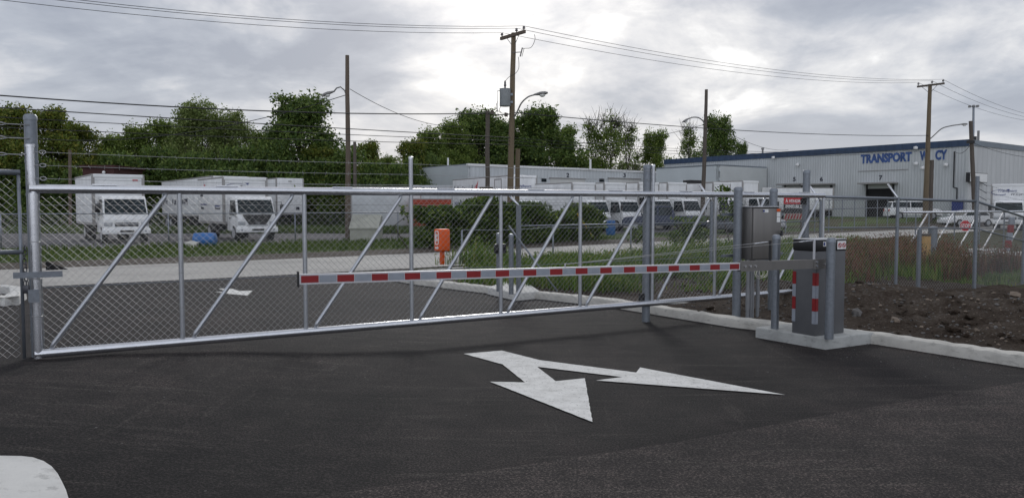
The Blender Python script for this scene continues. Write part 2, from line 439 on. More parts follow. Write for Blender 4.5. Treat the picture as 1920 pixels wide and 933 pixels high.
# ================================================================ the ground
gr = MB(); S = 12
def gz(x, y): return hz(x, y) * sm((x - 5) / 5) - .03
xs = [-700, -300, -140, -80] + list(range(-60, 101, 5)) + [140, 200, 400, 800]
ys = [-60, -20, -8] + list(range(-4, 121, 4)) + [150, 200, 300, 500, 900, 1500]
for y in ys:
    for x in xs: gr.v.append((x, y, gz(x, y)))
for j in range(len(ys) - 1):
    for i in range(len(xs) - 1):
        a = j * len(xs) + i; gr.f.append((a, a + 1, a + 1 + len(xs), a + len(xs))); gr.mi.append(0)
struct(gr, 'ground', M_EARTH, True)

near = [(-120, 21), (-40, 20), (-5, 19.3), (6, 18.6), (13, 18.6), (20, 19.5), (30, 20.8), (40, 21.6), (58, 24), (80, 25.5), (120, 28)]
far = [(-120, 27), (-40, 26), (-3, 25), (8, 24.4), (15, 24.6), (22, 25.3), (30, 26.3), (42, 27.6), (60, 29), (80, 30.3), (125, 33)]
def lerp_line(line, s):
    for (a, b), (c, d) in zip(line, line[1:]):
        if a <= s <= c: return b + (d - b) * (s - a) / (c - a)
    return line[-1][1]
def P2(s, w): q = sv(s, w); return (q.x, q.y)
def strip(o0, o1, line0, line1, s0=-120, s1=118):
    k = [s0 + i * (s1 - s0) / 60 for i in range(61)]
    return [P2(s, lerp_line(line0, s) + o0) for s in k] + [P2(s, lerp_line(line1, s) + o1) for s in reversed(k)]
struct(sheet(strip(0, 0, near, far), -.006, 6), 'street', M_STREET)
struct(sheet(strip(0, 3.4, far, far), -.012, 6), 'road_shoulder', M_SHOULD)
GRASS0, GRASS1 = 2.9, 0
turf_line0 = [(s, w + 3.2) for s, w in far]
lot_line = [(-120, 37), (0, 36), (14, 35.2), (40, 36), (60, 41), (120, 66)]
struct(sheet(strip(0, 0, turf_line0, lot_line), -.009, 6), 'grass_verge', M_TURF)
struct(sheet([P2(-90, 37), P2(0, 36), P2(14, 35.2), P2(40, 36), P2(52, 38.5), P2(52, 100), P2(36, 110), P2(20, 95), P2(-5, 62), P2(-90, 64)], -.006, 6), 'gravel_lot', M_GRAVEL)

kerb = [(7.3, 4.8), (5.28, 7.92), (4.4, 9.28), (3.04, 10.6), (1.6, 12.8), (-.45, 14.8), (-2.15, 16.6)]
# the far end of the island turns round the nose and runs back along the street
nose = [(-2.62, 17.3), (-2.78, 18.1), (-2.45, 18.9), (-1.7, 19.6), (.2, 21.4), (3.5, 24.3)]
near_pts = [P2(s, lerp_line(near, s) + .02) for s in (10.2, 6, 0, -5, -20, -40)]
drive = [(-60, -10), (16, -12), (7.3, 4.8)] + kerb[1:] + nose[:4] + near_pts
struct(sheet(drive, 0, 1.0), 'driveway', M_ASPH, True)
patch = [gp(330, 975), gp(620, 930), gp(860, 893), gp(1270, 831), gp(1600, 771), gp(1925, 716)]
patch = [(p.x, p.y) for p in patch] + [(5.7, 7.05), (7.1, 4.9), (12, -4), (-2.5, -4)]
struct(sheet(patch, .013, 1.0), 'asphalt_patch', M_ASPH2, True)

def offset_line(pts, d):
    out = []
    for i, p in enumerate(pts):
        a = Vector(pts[max(0, i - 1)]); b = Vector(pts[min(len(pts) - 1, i + 1)]); t = (b - a).normalized()
        out.append((p[0] + t.y * d, p[1] - t.x * d))
    return out
def kerb_mb(line, w=.2, h=.125, side=1, jit=.011):
    """rounded kerb of cast lengths; side = which way the back lies"""
    mb = MB(); pts = []
    for a, b in zip(line, line[1:]):
        a, b = Vector(a), Vector(b); n = max(1, int((b - a).length / .05))
        pts += [tuple(a.lerp(b, i / n)) for i in range(n)]
    pts.append(line[-1]); prof = [(0, -.04), (.004, h - .035), (.02, h - .008), (.045, h), (w - .02, h + .004), (w, h - .01), (w, -.04)]
    o = []
    for off, z in prof: o.append([(q, z) for q in offset_line(pts, side * off)])
    m = len(prof)
    for i in range(len(pts)):
        for j in range(m):
            q, z = o[j][i]; e = noise.noise((q[0] * 7, q[1] * 7, z * 9)) * jit
            gap = -.03 if (i % 46 == 20 and 0 < j < m - 1) else 0
            mb.v.append((q[0] + e, q[1] + e, z + hz(q[0], q[1]) + e + gap))
    for i in range(len(pts) - 1):
        for j in range(m - 1):
            a = i * m + j; f = (a, a + 1, a + 1 + m, a + m)
            mb.f.append(f if side > 0 else f[::-1]); mb.mi.append(0)
    mb.f.append(tuple(range(m))); mb.mi.append(0); mb.f.append(tuple((len(pts) - 1) * m + j for j in reversed(range(m)))); mb.mi.append(0)
    return mb
tag(kerb_mb(kerb + nose, .2, .125, 1).build('kerb', M_KERB, None, True, R(40)), None, None, None, 'structure')
# left island nose beyond the fence, white painted
q = [gp(-70, 568), gp(10, 574), gp(40, 569), gp(50, 560), gp(46, 551), gp(20, 547), gp(-60, 546)]
lk = [(p.x, p.y) for p in q]
one(kerb_mb(lk, .24, .14, -1 if False else -1), 'kerb_nose', M_PADW, 'white rounded concrete kerb end behind the fence at the left edge', 'kerb', smooth=True, auto=R(40))

# bank of excavated dirt inside the kerb
def kerb_t(x, y):
    best = 1e9; sgn = 1
    for a, b in zip(kerb, kerb[1:]):
        a, b = Vector(a), Vector(b); d = b - a; t = max(0, min(1, (Vector((x, y)) - a).dot(d) / d.length_squared)); p = a + d * t
        e = Vector((x, y)) - p
        if e.length < best: best = e.length; sgn = 1 if d.x * e.y - d.y * e.x < 0 else -1
    return best * sgn
def bank_z(x, y, detail=True):
    t = kerb_t(x, y)
    rise = sm((t - .2) / .9)
    right = sm((x - 3.9) / 1.2)
    z = .07 + .03 * rise + right * .34 * math.exp(-((t - 2.7) / 1.2) ** 2)
    if x > 9: z -= .2 * sm((x - 9) / 3)
    if detail:
        k = .35 + .65 * right
        z += (noise.noise((x * .9, y * .9, 3.1)) * .07 + noise.noise((x * 2.7, y * 2.7, 1)) * .06 + noise.noise((x * 8, y * 8, 7)) * .04 + noise.noise((x * 19, y * 19, 2)) * .024) * rise * k
    return z
bk = MB(); line = [(9.2, 1.5)] + kerb + [(-2.45, 17.2)]
pts = []
for a, b in zip(line, line[1:]):
    a, b = Vector(a), Vector(b); n = max(1, int((b - a).length / .07)); pts += [tuple(a.lerp(b, i / n)) for i in range(n)]
# blend of the kerb line and one shared outward direction keeps the sheet from folding
ts = [.12 + .055 * i for i in range(150)]
base_n = Vector((.79, .61))
for p in pts:
    for t in ts:
        q = Vector(p) + base_n * t; bk.v.append((q.x, q.y, bank_z(q.x, q.y)))
m = len(ts)
for i in range(len(pts) - 1):
    for j in range(m - 1):
        a = i * m + j; bk.f.append((a, a + 1, a + 1 + m, a + m)); bk.mi.append(0)
o = struct(bk, 'dirt_bank', M_DIRT, True)
def island_z(x, y):
    return max(bank_z(x, y), -.02) if kerb_t(x, y) > .1 else 0.

def stone(mb, c, r, fl=.65):
    bm = bmesh.new(); bmesh.ops.create_icosphere(bm, subdivisions=1, radius=1)
    sc = Vector((random.uniform(.7, 1.3), random.uniform(.7, 1.3), random.uniform(.5, .9) * fl * 1.3)) * r; rot = Matrix.Rotation(random.uniform(0, 6.3), 3, 'Z') @ Matrix.Rotation(random.uniform(-.5, .5), 3, 'X')
    for v in bm.verts:
        e = 1 + random.uniform(-.22, .22); q = rot @ Vector((v.co.x * sc.x * e, v.co.y * sc.y * e, v.co.z * sc.z * e)); v.co = q + Vector(c)
    mb.bm(bm); bm.free()
rub = MB()
for i in range(900):
    rub.cur = 2; q = Vector(random.choice(pts)) + base_n * (.3 + random.random() * 4.2)
    if q.x < 3: continue
    r = .015 + random.random() ** 3 * .07; stone(rub, (q.x, q.y, bank_z(q.x, q.y) + r * .15), r, .6)
for i in range(13000):
    k = random.random()
    s = random.choice(range(len(pts))); t = .3 + random.random() ** .8 * 4.6
    q = Vector(pts[s]) + base_n * t
    if q.x < 4.2 and random.random() < .45: continue
    rub.cur = 0 if random.random() < .7 else 1
    r = .006 + random.random() ** 4 * .026
    stone(rub, (q.x, q.y, bank_z(q.x, q.y) + r * .2), r)
one(rub, 'rubble', [M_GREYROCK, M_ROCK, M_DIRT], 'loose grey crushed stones spread over the dark dirt bank behind the kerb', 'rubble', kind='stuff')
for px, py, r, mm, lab in ((1903, 570, .085, M_ROCK, 'oval tan stone lying on the dirt bank near the right edge'),
                       (1868, 556, .08, M_ROCK, 'flat pale stone on top of the dirt bank below the last fence post'),
                       (1606, 567, .085, M_GREYROCK, 'brownish stone on the dirt bank right beside the grey barrier cabinet'),
                       (1680, 590, .06, M_ROCK, 'small tan stone halfway down the dirt bank face')):
    p = gp(px, py, .33 if py < 575 else .25); p.z = bank_z(p.x, p.y); mb = MB(); stone(mb, (0, 0, r * .35), r, .8)
    o = one(mb, 'rock', mm, lab, 'rock', 'stones on the dirt bank'); o.location = p
grit = MB()
for i in range(1100):
    if random.random() < .8:
        a = random.random(); j = random.randrange(1, len(kerb) - 1); q = Vector(kerb[j]).lerp(Vector(kerb[j + 1]), a) - base_n * (abs(random.gauss(0, .5)) + .03)
    else: q = Vector((random.uniform(-4, 5), random.uniform(3, 11)))
    if kerb_t(q.x, q.y) > -.02: continue
    stone(grit, (q.x, q.y, hz(q.x, q.y) + .004), .0025 + random.random() ** 3 * .007)
one(grit, 'loose_grit', M_GREYROCK, 'pale grit scattered on the asphalt along the kerb', 'grit', kind='stuff')

# painted arrows (thin film lying on the asphalt)
def decal(pix, z=.009):
    p = [gp(*q) for q in pix]; out = []
    for a, b in zip(p, p[1:] + p[:1]):
        n = max(1, int((b - a).length / .05))
        for i in range(n):
            q = a.lerp(b, i / n); e = .003 if i else 0; out.append((q.x + random.uniform(-e, e), q.y + random.uniform(-e, e)))
    return sheet(out, z, None)
cx = lambda L: [(850 + x / 2.954, 620 + y / 2.954) for x, y in L]
one(decal(cx([(57, 130), (268, 112), (478, 165), (1013, 234), (1034, 206), (1838, 358), (790, 278), (937, 259), (465, 202), (567, 282), (728, 266), (771, 509), (203, 285), (397, 289), (272, 188)])),
    'lane_arrow', M_PAINT, 'large white painted two headed arrow on the dark asphalt in front of the gate', 'road marking', 'painted lane arrows')
fx = lambda L: [(380 + x / 13.71, 520 + y / 13.71) for x, y in L]
one(decal(fx([(405, 288), (760, 292), (945, 352), (1285, 340), (1150, 468), (690, 428), (560, 408), (300, 375), (590, 370), (600, 355), (500, 325)]), .006),
    'lane_arrow', M_PAINT, 'small far white painted arrow on the driveway seen through the gate mesh', 'road marking', 'painted lane arrows')

# concrete slab corner, lower left
slab = [(-60, 859), (0, 860), (40, 860.5), (62, 863), (82, 870), (97, 880), (108, 893), (117, 910), (124, 925), (130, 945), (140, 1000), (-120, 1000)]
sp_ = [gp(*q) for q in slab]
mb = MB()
top = [(p.x, p.y, hz(p.x, p.y) + .022) for p in sp_]; low = [(p.x, p.y, hz(p.x, p.y) - .03) for p in sp_]
n = len(top); cen = sum((Vector(t) for t in top), Vector()) / n
mb.add(top + low, [tuple(reversed(range(n)))] + [(i, (i + 1) % n, (i + 1) % n + n, i + n) for i in range(n)])
o = one(mb, 'concrete_slab', M_PADW, 'pale concrete slab with a rounded corner at the lower left', 'slab')
bm = bmesh.new(); bm.from_mesh(o.data); bmesh.ops.recalc_face_normals(bm, faces=bm.faces); bmesh.ops.triangulate(bm, faces=[f for f in bm.faces if len(f.verts) > 4]); bm.to_mesh(o.data); bm.free()

def pad(corners, h, name, m, label):
    bm = bmesh.new(); vs = [bm.verts.new((c[0], c[1], -.04)) for c in corners]; f = bm.faces.new(vs)
    r = bmesh.ops.extrude_face_region(bm, geom=[f]); bmesh.ops.translate(bm, verts=[v for v in r['geom'] if isinstance(v, bmesh.types.BMVert)], vec=(0, 0, h + .04))
    bmesh.ops.recalc_face_normals(bm, faces=bm.faces)
    bmesh.ops.bevel(bm, geom=[e for e in bm.edges if all(v.co.z > 0 for v in e.verts) or abs(e.verts[0].co.z - e.verts[1].co.z) > .05], offset=.018, segments=3, affect='EDGES', profile=.5)
    mb = MB().bm(bm); bm.free(); return one(mb, name, m, label, 'concrete pad', 'concrete pads at the kerb', smooth=True, auto=R(35))
PA = Vector((3.11, 9.76)); PB = Vector((3.66, 8.9)); PC = Vector((4.44, 9.33)); PD = PA + (PC - PB)
pad([PA, PB, PC, PD], .134, 'concrete_pad', M_PAD, 'square concrete pad under the grey barrier cabinet and its two bollards')
q = [gp(914, 551), gp(968, 563.5), gp(1013, 559), gp(992, 544), gp(950, 538)]
pad([(p.x, p.y) for p in q], .134, 'concrete_pad', M_PADW, 'smaller concrete pad on the kerb beyond the gate with two short bollards')

# ================================================================ sliding gate
GA = Vector((-4.54, 7.3, 0)); GL = 11.3
def gpt(s, z, off=0): p = GA + G * s + N * off; return Vector((p.x, p.y, z + .0026 * s))
ZB, ZT = .256, 1.832
gate = thing('sliding_gate', 'long silver tube sliding gate with diagonal braces and chain link mesh across the driveway', 'gate', GA)
rr = .043
bay = GL / 9
_pk = [64, 338, 571, 771, 939, 1088, 1224, 1341, 1444, 1543]
SK = [(4.54 + (q - 960) / F * 7.3) / (.8668 - .4986 * (q - 960) / F) for q in _pk]; SK[0] = 0; GL = SK[9]
MB().tube([gpt(-.03, ZT), gpt(GL, ZT)], rr, 16).build('top_rail', M_ALU, gate, True, R(40))
MB().tube([gpt(-.03, ZB), gpt(GL, ZB)], rr, 16).build('bottom_rail', M_ALU, gate, True, R(40))
for k in range(10):
    s = SK[k]; tall = k in (0, 3, 6)
    r = .041 if k == 0 else .0245
    zt = 2.245 if tall else ZT - .03
    mb = MB()
    if k == 0:
        mb.tube([gpt(s, ZB - .04), gpt(s, ZT - .04)], r, 16); mb.tube([gpt(s, ZT - .04), gpt(s - .012, ZT + .07), gpt(s - .012, zt)], .034, 14)
    elif tall: mb.tube([gpt(s, ZB), gpt(s, zt)], r, 12)
    else: mb.tube([gpt(s, ZB), gpt(s, zt)], r, 12)
    up = mb.build('upright', M_ALU if k == 0 else M_GATE, gate, True, R(40))
    if tall:
        MB().tube([gpt(s - (.012 if k == 0 else 0), zt - .02), gpt(s - (.012 if k == 0 else 0), zt + .004), gpt(s - (.012 if k == 0 else 0), zt + .012)], [r * 1.12 if k else .04, r * 1.12 if k else .04, r * .6], 14).build('post_cap', M_ALU, up, True, R(40))
for k in range(9):
    s0, s1 = SK[k] + .10, SK[k + 1] - .12
    MB().tube([gpt(s0, ZB + .03), gpt(s0 + .03, ZB + .09), gpt(s1 - .03, ZT - .09), gpt(s1, ZT - .03)], [.017, .0225, .0225, .017], 12).build('diagonal_brace', M_GATE, gate, True)
fab = chain(gpt(.03, 0, -.035), gpt(GL - .05, 0, -.035), ZB + .03, ZT - .05, ZB + .03 + .0026 * GL, ZT - .05 + .0026 * GL, .072, .0021)
fab.build('chain_link_mesh', M_WIRE, gate)
for z, r in ((ZT - .155, .0024), (.885, .0045)):
    MB().tube([gpt(.05, z, -.042), gpt(GL - .05, z, -.042)], r, 5).build('tension_wire', M_GALV if r > .004 else M_WIRE, gate)
ups = [o for o in gate.children if o.name.startswith('upright')]; brs = [o for o in gate.children if o.name.startswith('diagonal')]
for k in range(10):
    for z in (.62, .98, 1.33):
        p = gpt(SK[k], z); rad = .045 if k == 0 else .028
        MB().tube([p + G * (rad * math.cos(a)) + N * (rad * math.sin(a)) for a in [i * .7 for i in range(10)]], .0028, 4).build('tie_wire', M_WIRE, ups[k])
for k in range(9):
    for f in (.3, .72):
        p = gpt(SK[k] + .1, ZB + .03).lerp(gpt(SK[k + 1] - .12, ZT - .03), f)
        MB().tube([p + G * (.028 * math.cos(a)) + N * (.028 * math.sin(a)) + Z * (.014 * math.cos(a)) for a in [i * .7 for i in range(10)]], .0028, 4).build('tie_wire', M_WIRE, brs[k])
for z in (2.18, 2.055, 1.93):
    b = barbed(gpt(.085, z), gpt(SK[3], z - .015), .012); b2 = barbed(gpt(SK[3], z - .015), gpt(SK[6], z - .02), .012)
    b.add(b2.v, b2.f); bw = b.build('barbed_wire', M_WIRE, gate)
    e = MB(); e.tube([gpt(-.05, z), gpt(.06, z)], .005, 6)
    c = gpt(.085, z); e.tube([c + G * (.026 * math.cos(a)) + Z * (.017 * math.sin(a)) for a in [i * 2 * math.pi / 12 for i in range(13)]], .005, 5)
    e.build('eye_bolt', M_WIRE, bw, True)
mb = MB(); c = gpt(-.0, 1.0)
mb.box(gpt(.02, 1.02, .055), G * .20, N * .006, Z * .028)
mb.box(gpt(-.02, .82, .058), G * .045, N * .014, Z * .06)
mb.build('latch_strap', M_GALV, gate)
mb = MB(); p0 = gpt(.08, 1.15, -.10); mb.prism([gpt(.08, 1.14, -.09), gpt(.08, 1.05, -.09), gpt(.27, 1.05, -.09)], N * -.012, N * 0)
mb.build('receiver_plate', M_CHASSIS, gate)
for s in (.6, 1.75, 3.0, 4.3, 5.6, 6.9, 8.2, 9.5, 10.8):
    MB().box(gpt(s, ZT + rr + .002), G * .11, N * .028, Z * .007).build('top_clip', M_ALU, gate)
# ---- posts at the gate
def post(name, base, h, r, label, group, m=M_GALV, cap=True, cat='post', sink=.05, n=18):
    t = thing(name, label, cat, base, group); b = Vector(base)
    s = MB().tube([b - Z * sink, b + Z * h], r, n).build('shaft', m, t, True, R(40))
    if cap: MB().tube([b + Z * (h - .035), b + Z * (h + .002), b + Z * (h + .022), b + Z * (h + .028)], [r * 1.07, r * 1.07, r * .8, r * .2], n).build('cap', m, t, True, R(40))
    return t
b0 = Vector((-4.65, 7.47, hz(-4.65, 7.47)))
lp = post('latch_post', b0, 2.53 - b0.z, .056, 'thick tall galvanised post behind the left end of the sliding gate', 'heavy gate posts')
for z in (1.78, .62, .42, .36, 2.25, 2.1):
    MB().tube([b0 - Z * b0.z + Z * z - Z * .014, b0 - Z * b0.z + Z * z + Z * .014], .0595, 18).build('tension_band', M_GALV, lp, True, R(40))
r1 = at(1211, 600, 11.12); r1.z = 0
post('roller_post', r1, 2.25, .058, 'thick galvanised roller post behind the gate, standing on the asphalt by the kerb', 'heavy gate posts')
r2 = at(1508, 540, 12.86); r2.z = .06
rp = post('roller_post', r2, 2.2, .058, 'thick galvanised roller post behind the steel control box, right end of the gate', 'heavy gate posts')
for rp_, s in ((bpy.data.objects['roller_post'], 3.68 * 2.006), (rp, 5.38 * 2.006)):
    for z in (ZB + .09, ZT - .1): MB().box(gpt(s + .07, z, -.07), G * .045, N * .025, Z * .05).build('roller_bracket', M_CHASSIS, rp_)

# ---- fence to the left of the gate
LF0 = GA + G * -.10 + N * -.02; LF1 = GA + G * -4.5 + N * -.02
lf = thing('chain_link_fence', 'short chain link fence panel with pipe rails at the left edge', 'fence', LF0)
zr = hz(LF0.x, LF0.y)
MB().tube([LF0 + Z * 1.985, LF1 + Z * 2.0], .026, 12).build('top_rail', M_GALV, lf, True)
MB().tube([LF0 + Z * 1.235, LF1 + Z * 1.25], .022, 12).build('middle_rail', M_GALV, lf, True)
MB().tube([LF0 + G * -.015 + Z * .22, LF0 + G * -.015 + Z * 1.99], .015, 10).build('end_bar', M_GALV, lf, True)
MB().tube([LF1 + Z * .1, LF1 + Z * 2.5], .035, 12).build('line_post', M_GALV, lf, True)
chain(LF1, LF0 - G * .02, .235, 1.96, .235, 1.96, .072, .0022).build('chain_link_mesh', M_WIRE, lf)
for z in (2.445, 2.315, 2.16):
    b = LF0 + G * .08 - N * .12; b.z = z; a = LF1.copy(); a.z = z - .02
    w = barbed(a, b - G * .45, .02).build('barbed_wire', M_WIRE, lf)
    mb = MB(); k0 = b - G * .42
    for dz in (.012, -.012): mb.tube([k0 + G * .03 + Z * 0, k0 + G * .07 + Z * dz, k0 + G * .2 + Z * dz, k0 + G * .24], .006, 6)
    mb.tube([k0 - G * .05, k0 + G * .04], .005, 6); mb.tube([k0 + G * .23, b], .005, 6)
    mb.build('turnbuckle', M_WIRE, w, True)
mb = MB(); c = LF0 + G * .02 + N * .06
for i in range(9):
    q = c + Z * (1.28 - i * .042) + G * random.uniform(-.008, .008)
    ax, ay = (G, Z) if i % 2 else (N, Z)
    mb.tube([q + ax * (.014 * math.cos(a)) + ay * (.028 * math.sin(a)) for a in [j * 2 * math.pi / 10 for j in range(11)]], .0055, 5)
cobj = one(mb, 'chain', M_PADLOCK, 'dark steel chain hanging beside the latch post', 'chain', smooth=True, loc=tuple(c))
mb = MB(); q = c + Z * .885
mb.bbox(-.03, .03, -.014, .014, -.04, .04, .008, Matrix.Translation(q))
mb.tube([q + G * -.018 + Z * .03, q + G * -.018 + Z * .07, q + Z * .085, q + G * .018 + Z * .07, q + G * .018 + Z * .03], .005, 6)
one(mb, 'padlock', M_PADLOCK, 'dark padlock hanging at the bottom of the chain by the latch post', 'padlock', smooth=True, auto=R(40), loc=tuple(q))

# ================================================================ barrier
PZ = .134
cc = Vector((3.59, 9.04, 0))       # near corner of the cabinet
cw, cd, ch = .53, .335, 1.27
cab = thing('boom_barrier', 'grey barrier cabinet with black top band, holding a long red and silver striped boom arm', 'barrier', cc + Z * PZ)
Mx = Matrix(((G.x, -N.x, 0, cc.x), (G.y, -N.y, 0, cc.y), (0, 0, 1, 0), (0, 0, 0, 1)))
MB().bbox(0, cw, 0, cd, PZ + .0, ch - .13, .008, Mx).build('body', M_CABGREY, cab, True, R(35))
hd = MB().bbox(-.006, cw + .006, -.006, cd + .006, ch - .13, ch, .012, Mx).build('top_band', M_BLACKP, cab, True, R(35))
MB().bbox(-.009, cw + .009, -.009, cd + .009, ch + .001, ch + .012, .004, Mx).build('lid', M_SILVERP, cab, True, R(35))
def W(x, y, z): return Mx @ Vector((x, y, z))
ex, ey = Mx.to_3x3() @ Vector((1, 0, 0)), Mx.to_3x3() @ Vector((0, 1, 0))
for (x0, x1, face) in ((.0, .045, 'f'), (0, .045, 's'), (cd - .05, cd, 's')):
    for i in range(4):
        za = .885 - .152 * (i + 1); zb = za + .151
        mb = MB()
        if face == 'f': mb.box(W((x0 + x1) / 2, -.0025, (za + zb) / 2), ex * ((x1 - x0) / 2), ey * .002, Z * .0755)
        else: mb.box(W(-.0025, (x0 + x1) / 2, (za + zb) / 2), ex * .002, ey * ((x1 - x0) / 2), Z * .0755)
        mb.build('reflective_strip', M_RED if i % 2 == 0 else M_SILVER, cab)
MB().box(W(.15, -.009, ch - .045), ex * .045, ey * .002, Z * .028).build('label', M_WSIGN, cab)
MB().box(W(.123, -.0125, ch - .045), ex * .014, ey * .001, Z * .018).build('label_mark', M_SIGNBLUE, cab)
pic = MB().box(W(.44, -.009, ch - .064), ex * .078, ey * .002, Z * .05).build('warning_label', M_WSIGN, cab)
mb = MB()
for x in (.403, .477):
    c = W(x, -.0135, ch - .066); mb.tube([c + ex * (.026 * math.cos(a)) + Z * (.026 * math.sin(a)) for a in [j * 2 * math.pi / 16 for j in range(17)]], .0035, 5)
    mb.tube([c + (ex * -.017 + Z * .017), c + (ex * .017 + Z * -.017)], .0035, 5)
mb.build('prohibition_ring', M_SIGNRED, pic)
mb = MB()
for x in (.403, .477):
    c = W(x, -.0118, ch - .066); mb.tube([c + Z * -.012, c + Z * .004], .004, 5); mb.sphere(c + Z * .012, .004, 6, 4); mb.tube([c + Z * -.003, c + Z * -.009 + ex * .011], .003, 4)
mb.build('pictogram', M_NAVY, pic)

AO = Vector((3.635, 8.968, 0)); AL = 6.1
def apt(l, dz=0, off=0):
    p = AO - G * l + N * off; return Vector((p.x, p.y, 1.0 + .0165 * l + dz))
def seg(a, b, h, t, off=0, dz=0):
    mb = MB(); m = (apt(a, dz, off) + apt(b, dz, off)) / 2; d = (apt(b) - apt(a)) / 2
    return mb.box(m, d, N * t, Z * h)
arm = seg(1.22, AL, .040, .018).build('boom_arm', M_BOOM, cab)
pitch = (AL - 1.385) / 16.5 / 2
for i in range(33):
    a = AL - .012 - i * pitch; seg(a - pitch + .004, a - .002, .0275, .0012, .0195).build('stripe', M_RED if i % 2 == 0 else M_SILVER, arm)
seg(AL, AL + .008, .06, .022).build('end_cap', M_BLACKP, arm)
mb = seg(.94, 1.36, .056, .004, .024); mb2 = seg(.94, 1.36, .056, .004, -.024); mb.add(mb2.v, mb2.f)
mb.build('clamp_plate', M_STEEL, arm)
sleeve = seg(.18, .95, .052, .026).build('mount_beam', M_STEEL, arm)
seg(-.06, .19, .056, .030).build('hub_plate', M_STEEL, arm)
mb = MB()
for l in (1.30, 1.22, 1.14): mb.tube([apt(l, 0, .028), apt(l, 0, .042)], .013, 8)
for l, dz in ((.14, .025), (.14, -.02), (-.0, 0)): mb.tube([apt(l, dz, .030), apt(l, dz, .042)], .012, 8)
mb.build('bolt', M_ALU, arm, True, R(40))
MB().tube([apt(.0, 0, -.03), apt(.0, 0, -.11)], .03, 12).build('pivot_shaft', M_STEEL, arm, True, R(40))
for l, zt in ((.86, .235), (.17, .25)):
    s = MB().box(apt(l, .04 + zt / 2, -.02 if l > .5 else .015), G * .014, N * .006, Z * (zt / 2)).build('stay_bracket', M_BOOM if l < .5 else M_BLACKP, arm)
hook = apt(3.62, .045, 0)
MB().tube([hook - Z * .01, hook + Z * .03], .008, 6).build('stay_hook', M_ALU, arm)
for l, zt, of in ((.86, .262, -.02), (.17, .275, .015)):
    a = apt(l, zt, of); MB().tube([a, hook + Z * .022], .0028, 5).build('stay_wire', M_WIRE, arm)
    d = (hook - a).normalized()
    MB().tube([a, a + d * .05, a + d * .06, a + d * .1, a + d * .11, a + d * .17, a + d * .18, a + d * .26], [.005, .005, .009, .005, .010, .006, .009, .004], 7).build('turnbuckle', M_ALU, arm, True)

for px, Y, h, r, lab in ((1452.5, 9.62, 1.16, .048, 'galvanised bollard on the pad left of the grey barrier cabinet'), (1554.5, 8.86, 1.15, .051, 'galvanised bollard on the pad in front of the grey barrier cabinet')):
    p = at(px, 620, Y); p.z = PZ; post('bollard', p, h, r, lab, 'bollards by the barrier', cat='bollard', sink=0)

# ================================================================ control box on its two posts
k0 = Vector((3.385, 10.78, 0)); bw_, bd_, bz0, bz1 = .57, .30, .92, 1.66
By = Matrix(((G.x, -N.x, 0, k0.x), (G.y, -N.y, 0, k0.y), (0, 0, 1, 0), (0, 0, 0, 1)))
box = thing('control_box', 'brown stainless steel control box mounted between two galvanised posts', 'control box', k0 + Z * bz0)
MB().bbox(0, bw_, .03, bd_, bz0, bz1, .012, By).build('housing', M_STEEL, box, True, R(35))
dr = MB().bbox(.008, bw_ - .004, -.004, .028, bz0 + .01, bz1 - .012, .008, By).build('door', M_STEEL, box, True, R(35))
MB().bbox(-.015, bw_ + .02, -.02, bd_ + .005, bz1 + .001, bz1 + .016, .005, By).build('rain_lip', M_ALU, box, True, R(35))
def Q(x, y, z): return By @ Vector((x, y, z))
mb = MB().tube([Q(bw_ - .03, -.004, 1.27), Q(bw_ - .03, -.05, 1.27)], .016, 10); mb.box(Q(bw_ - .03, -.035, 1.29), G * .012, N * .012, Z * .04)
mb.build('handle', M_PADLOCK, dr, True, R(40))
MB().box(Q(.24, -.0075, bz1 - .05), G * .05, N * .0015, Z * .022).build('label', M_WSIGN, dr)
MB().box(Q(.20, -.0105, bz1 - .05), G * .016, N * .0012, Z * .014).build('label_mark', M_SIGNBLUE, dr)
MB().box(Q(.50, -.0075, bz1 - .10), G * .035, N * .0015, Z * .032).build('label', M_WSIGN, dr)
MB().box(Q(.50, -.0075, bz1 - .175), G * .035, N * .0015, Z * .036).build('label', M_WSIGN, dr)
MB().box(Q(.50, -.0075, bz1 - .04), G * .035, N * .0015, Z * .018).build('label', M_ORANGE, dr)
mb = MB()
for z in (bz0 + .05, bz1 - .1): mb.box(Q(.35, bd_ + .022, z), G * .62, N * .018, Z * .02)
mb.build('mounting_rail', M_GALV, box)
mb = MB().box(Q(.25, .15, bz0 - .015), G * .14, N * .09, Z * .012); mb.build('base_flange', M_GALV, box)
for x, y, r in ((.02, .1, .03), (.10, .12, .022), (.18, .16, .03), (.24, .12, .018), (.31, .18, .03)):
    a = Q(x, y, bz0 - (.01 if x > .2 else 0)); g0 = Vector((a.x, a.y, bank_z(a.x, a.y) - .05))
    MB().tube([a, a.lerp(g0, .45)], r * .82, 10).tube([a.lerp(g0, .45), a.lerp(g0, .8)], r, 10).tube([a.lerp(g0, .8), g0], r * .85, 10).build('conduit', M_CONDUIT, box, True, R(40))
random.seed(4)
mb = MB(); c = Q(.07, -.05, .74)
for i in range(4):
    rx, rz, ph = random.uniform(.07, .13), random.uniform(.05, .075), random.uniform(-.6, .6)
    mb.tube([c + G * (rx * math.cos(a) * math.cos(ph) - rz * math.sin(a) * math.sin(ph) + i * .02) + Z * (rz * math.sin(a) * math.cos(ph) + rx * math.cos(a) * math.sin(ph)) + N * (.01 * i) for a in [j * 2 * math.pi / 18 for j in range(19)]], .0042, 5)
mb.tube([c + Z * .03, Q(.1, .02, bz0)], .0042, 5)
one(mb, 'cord_coil', M_CORD, 'coil of pale cord hanging below the steel control box', 'cord', smooth=True, loc=tuple(c))
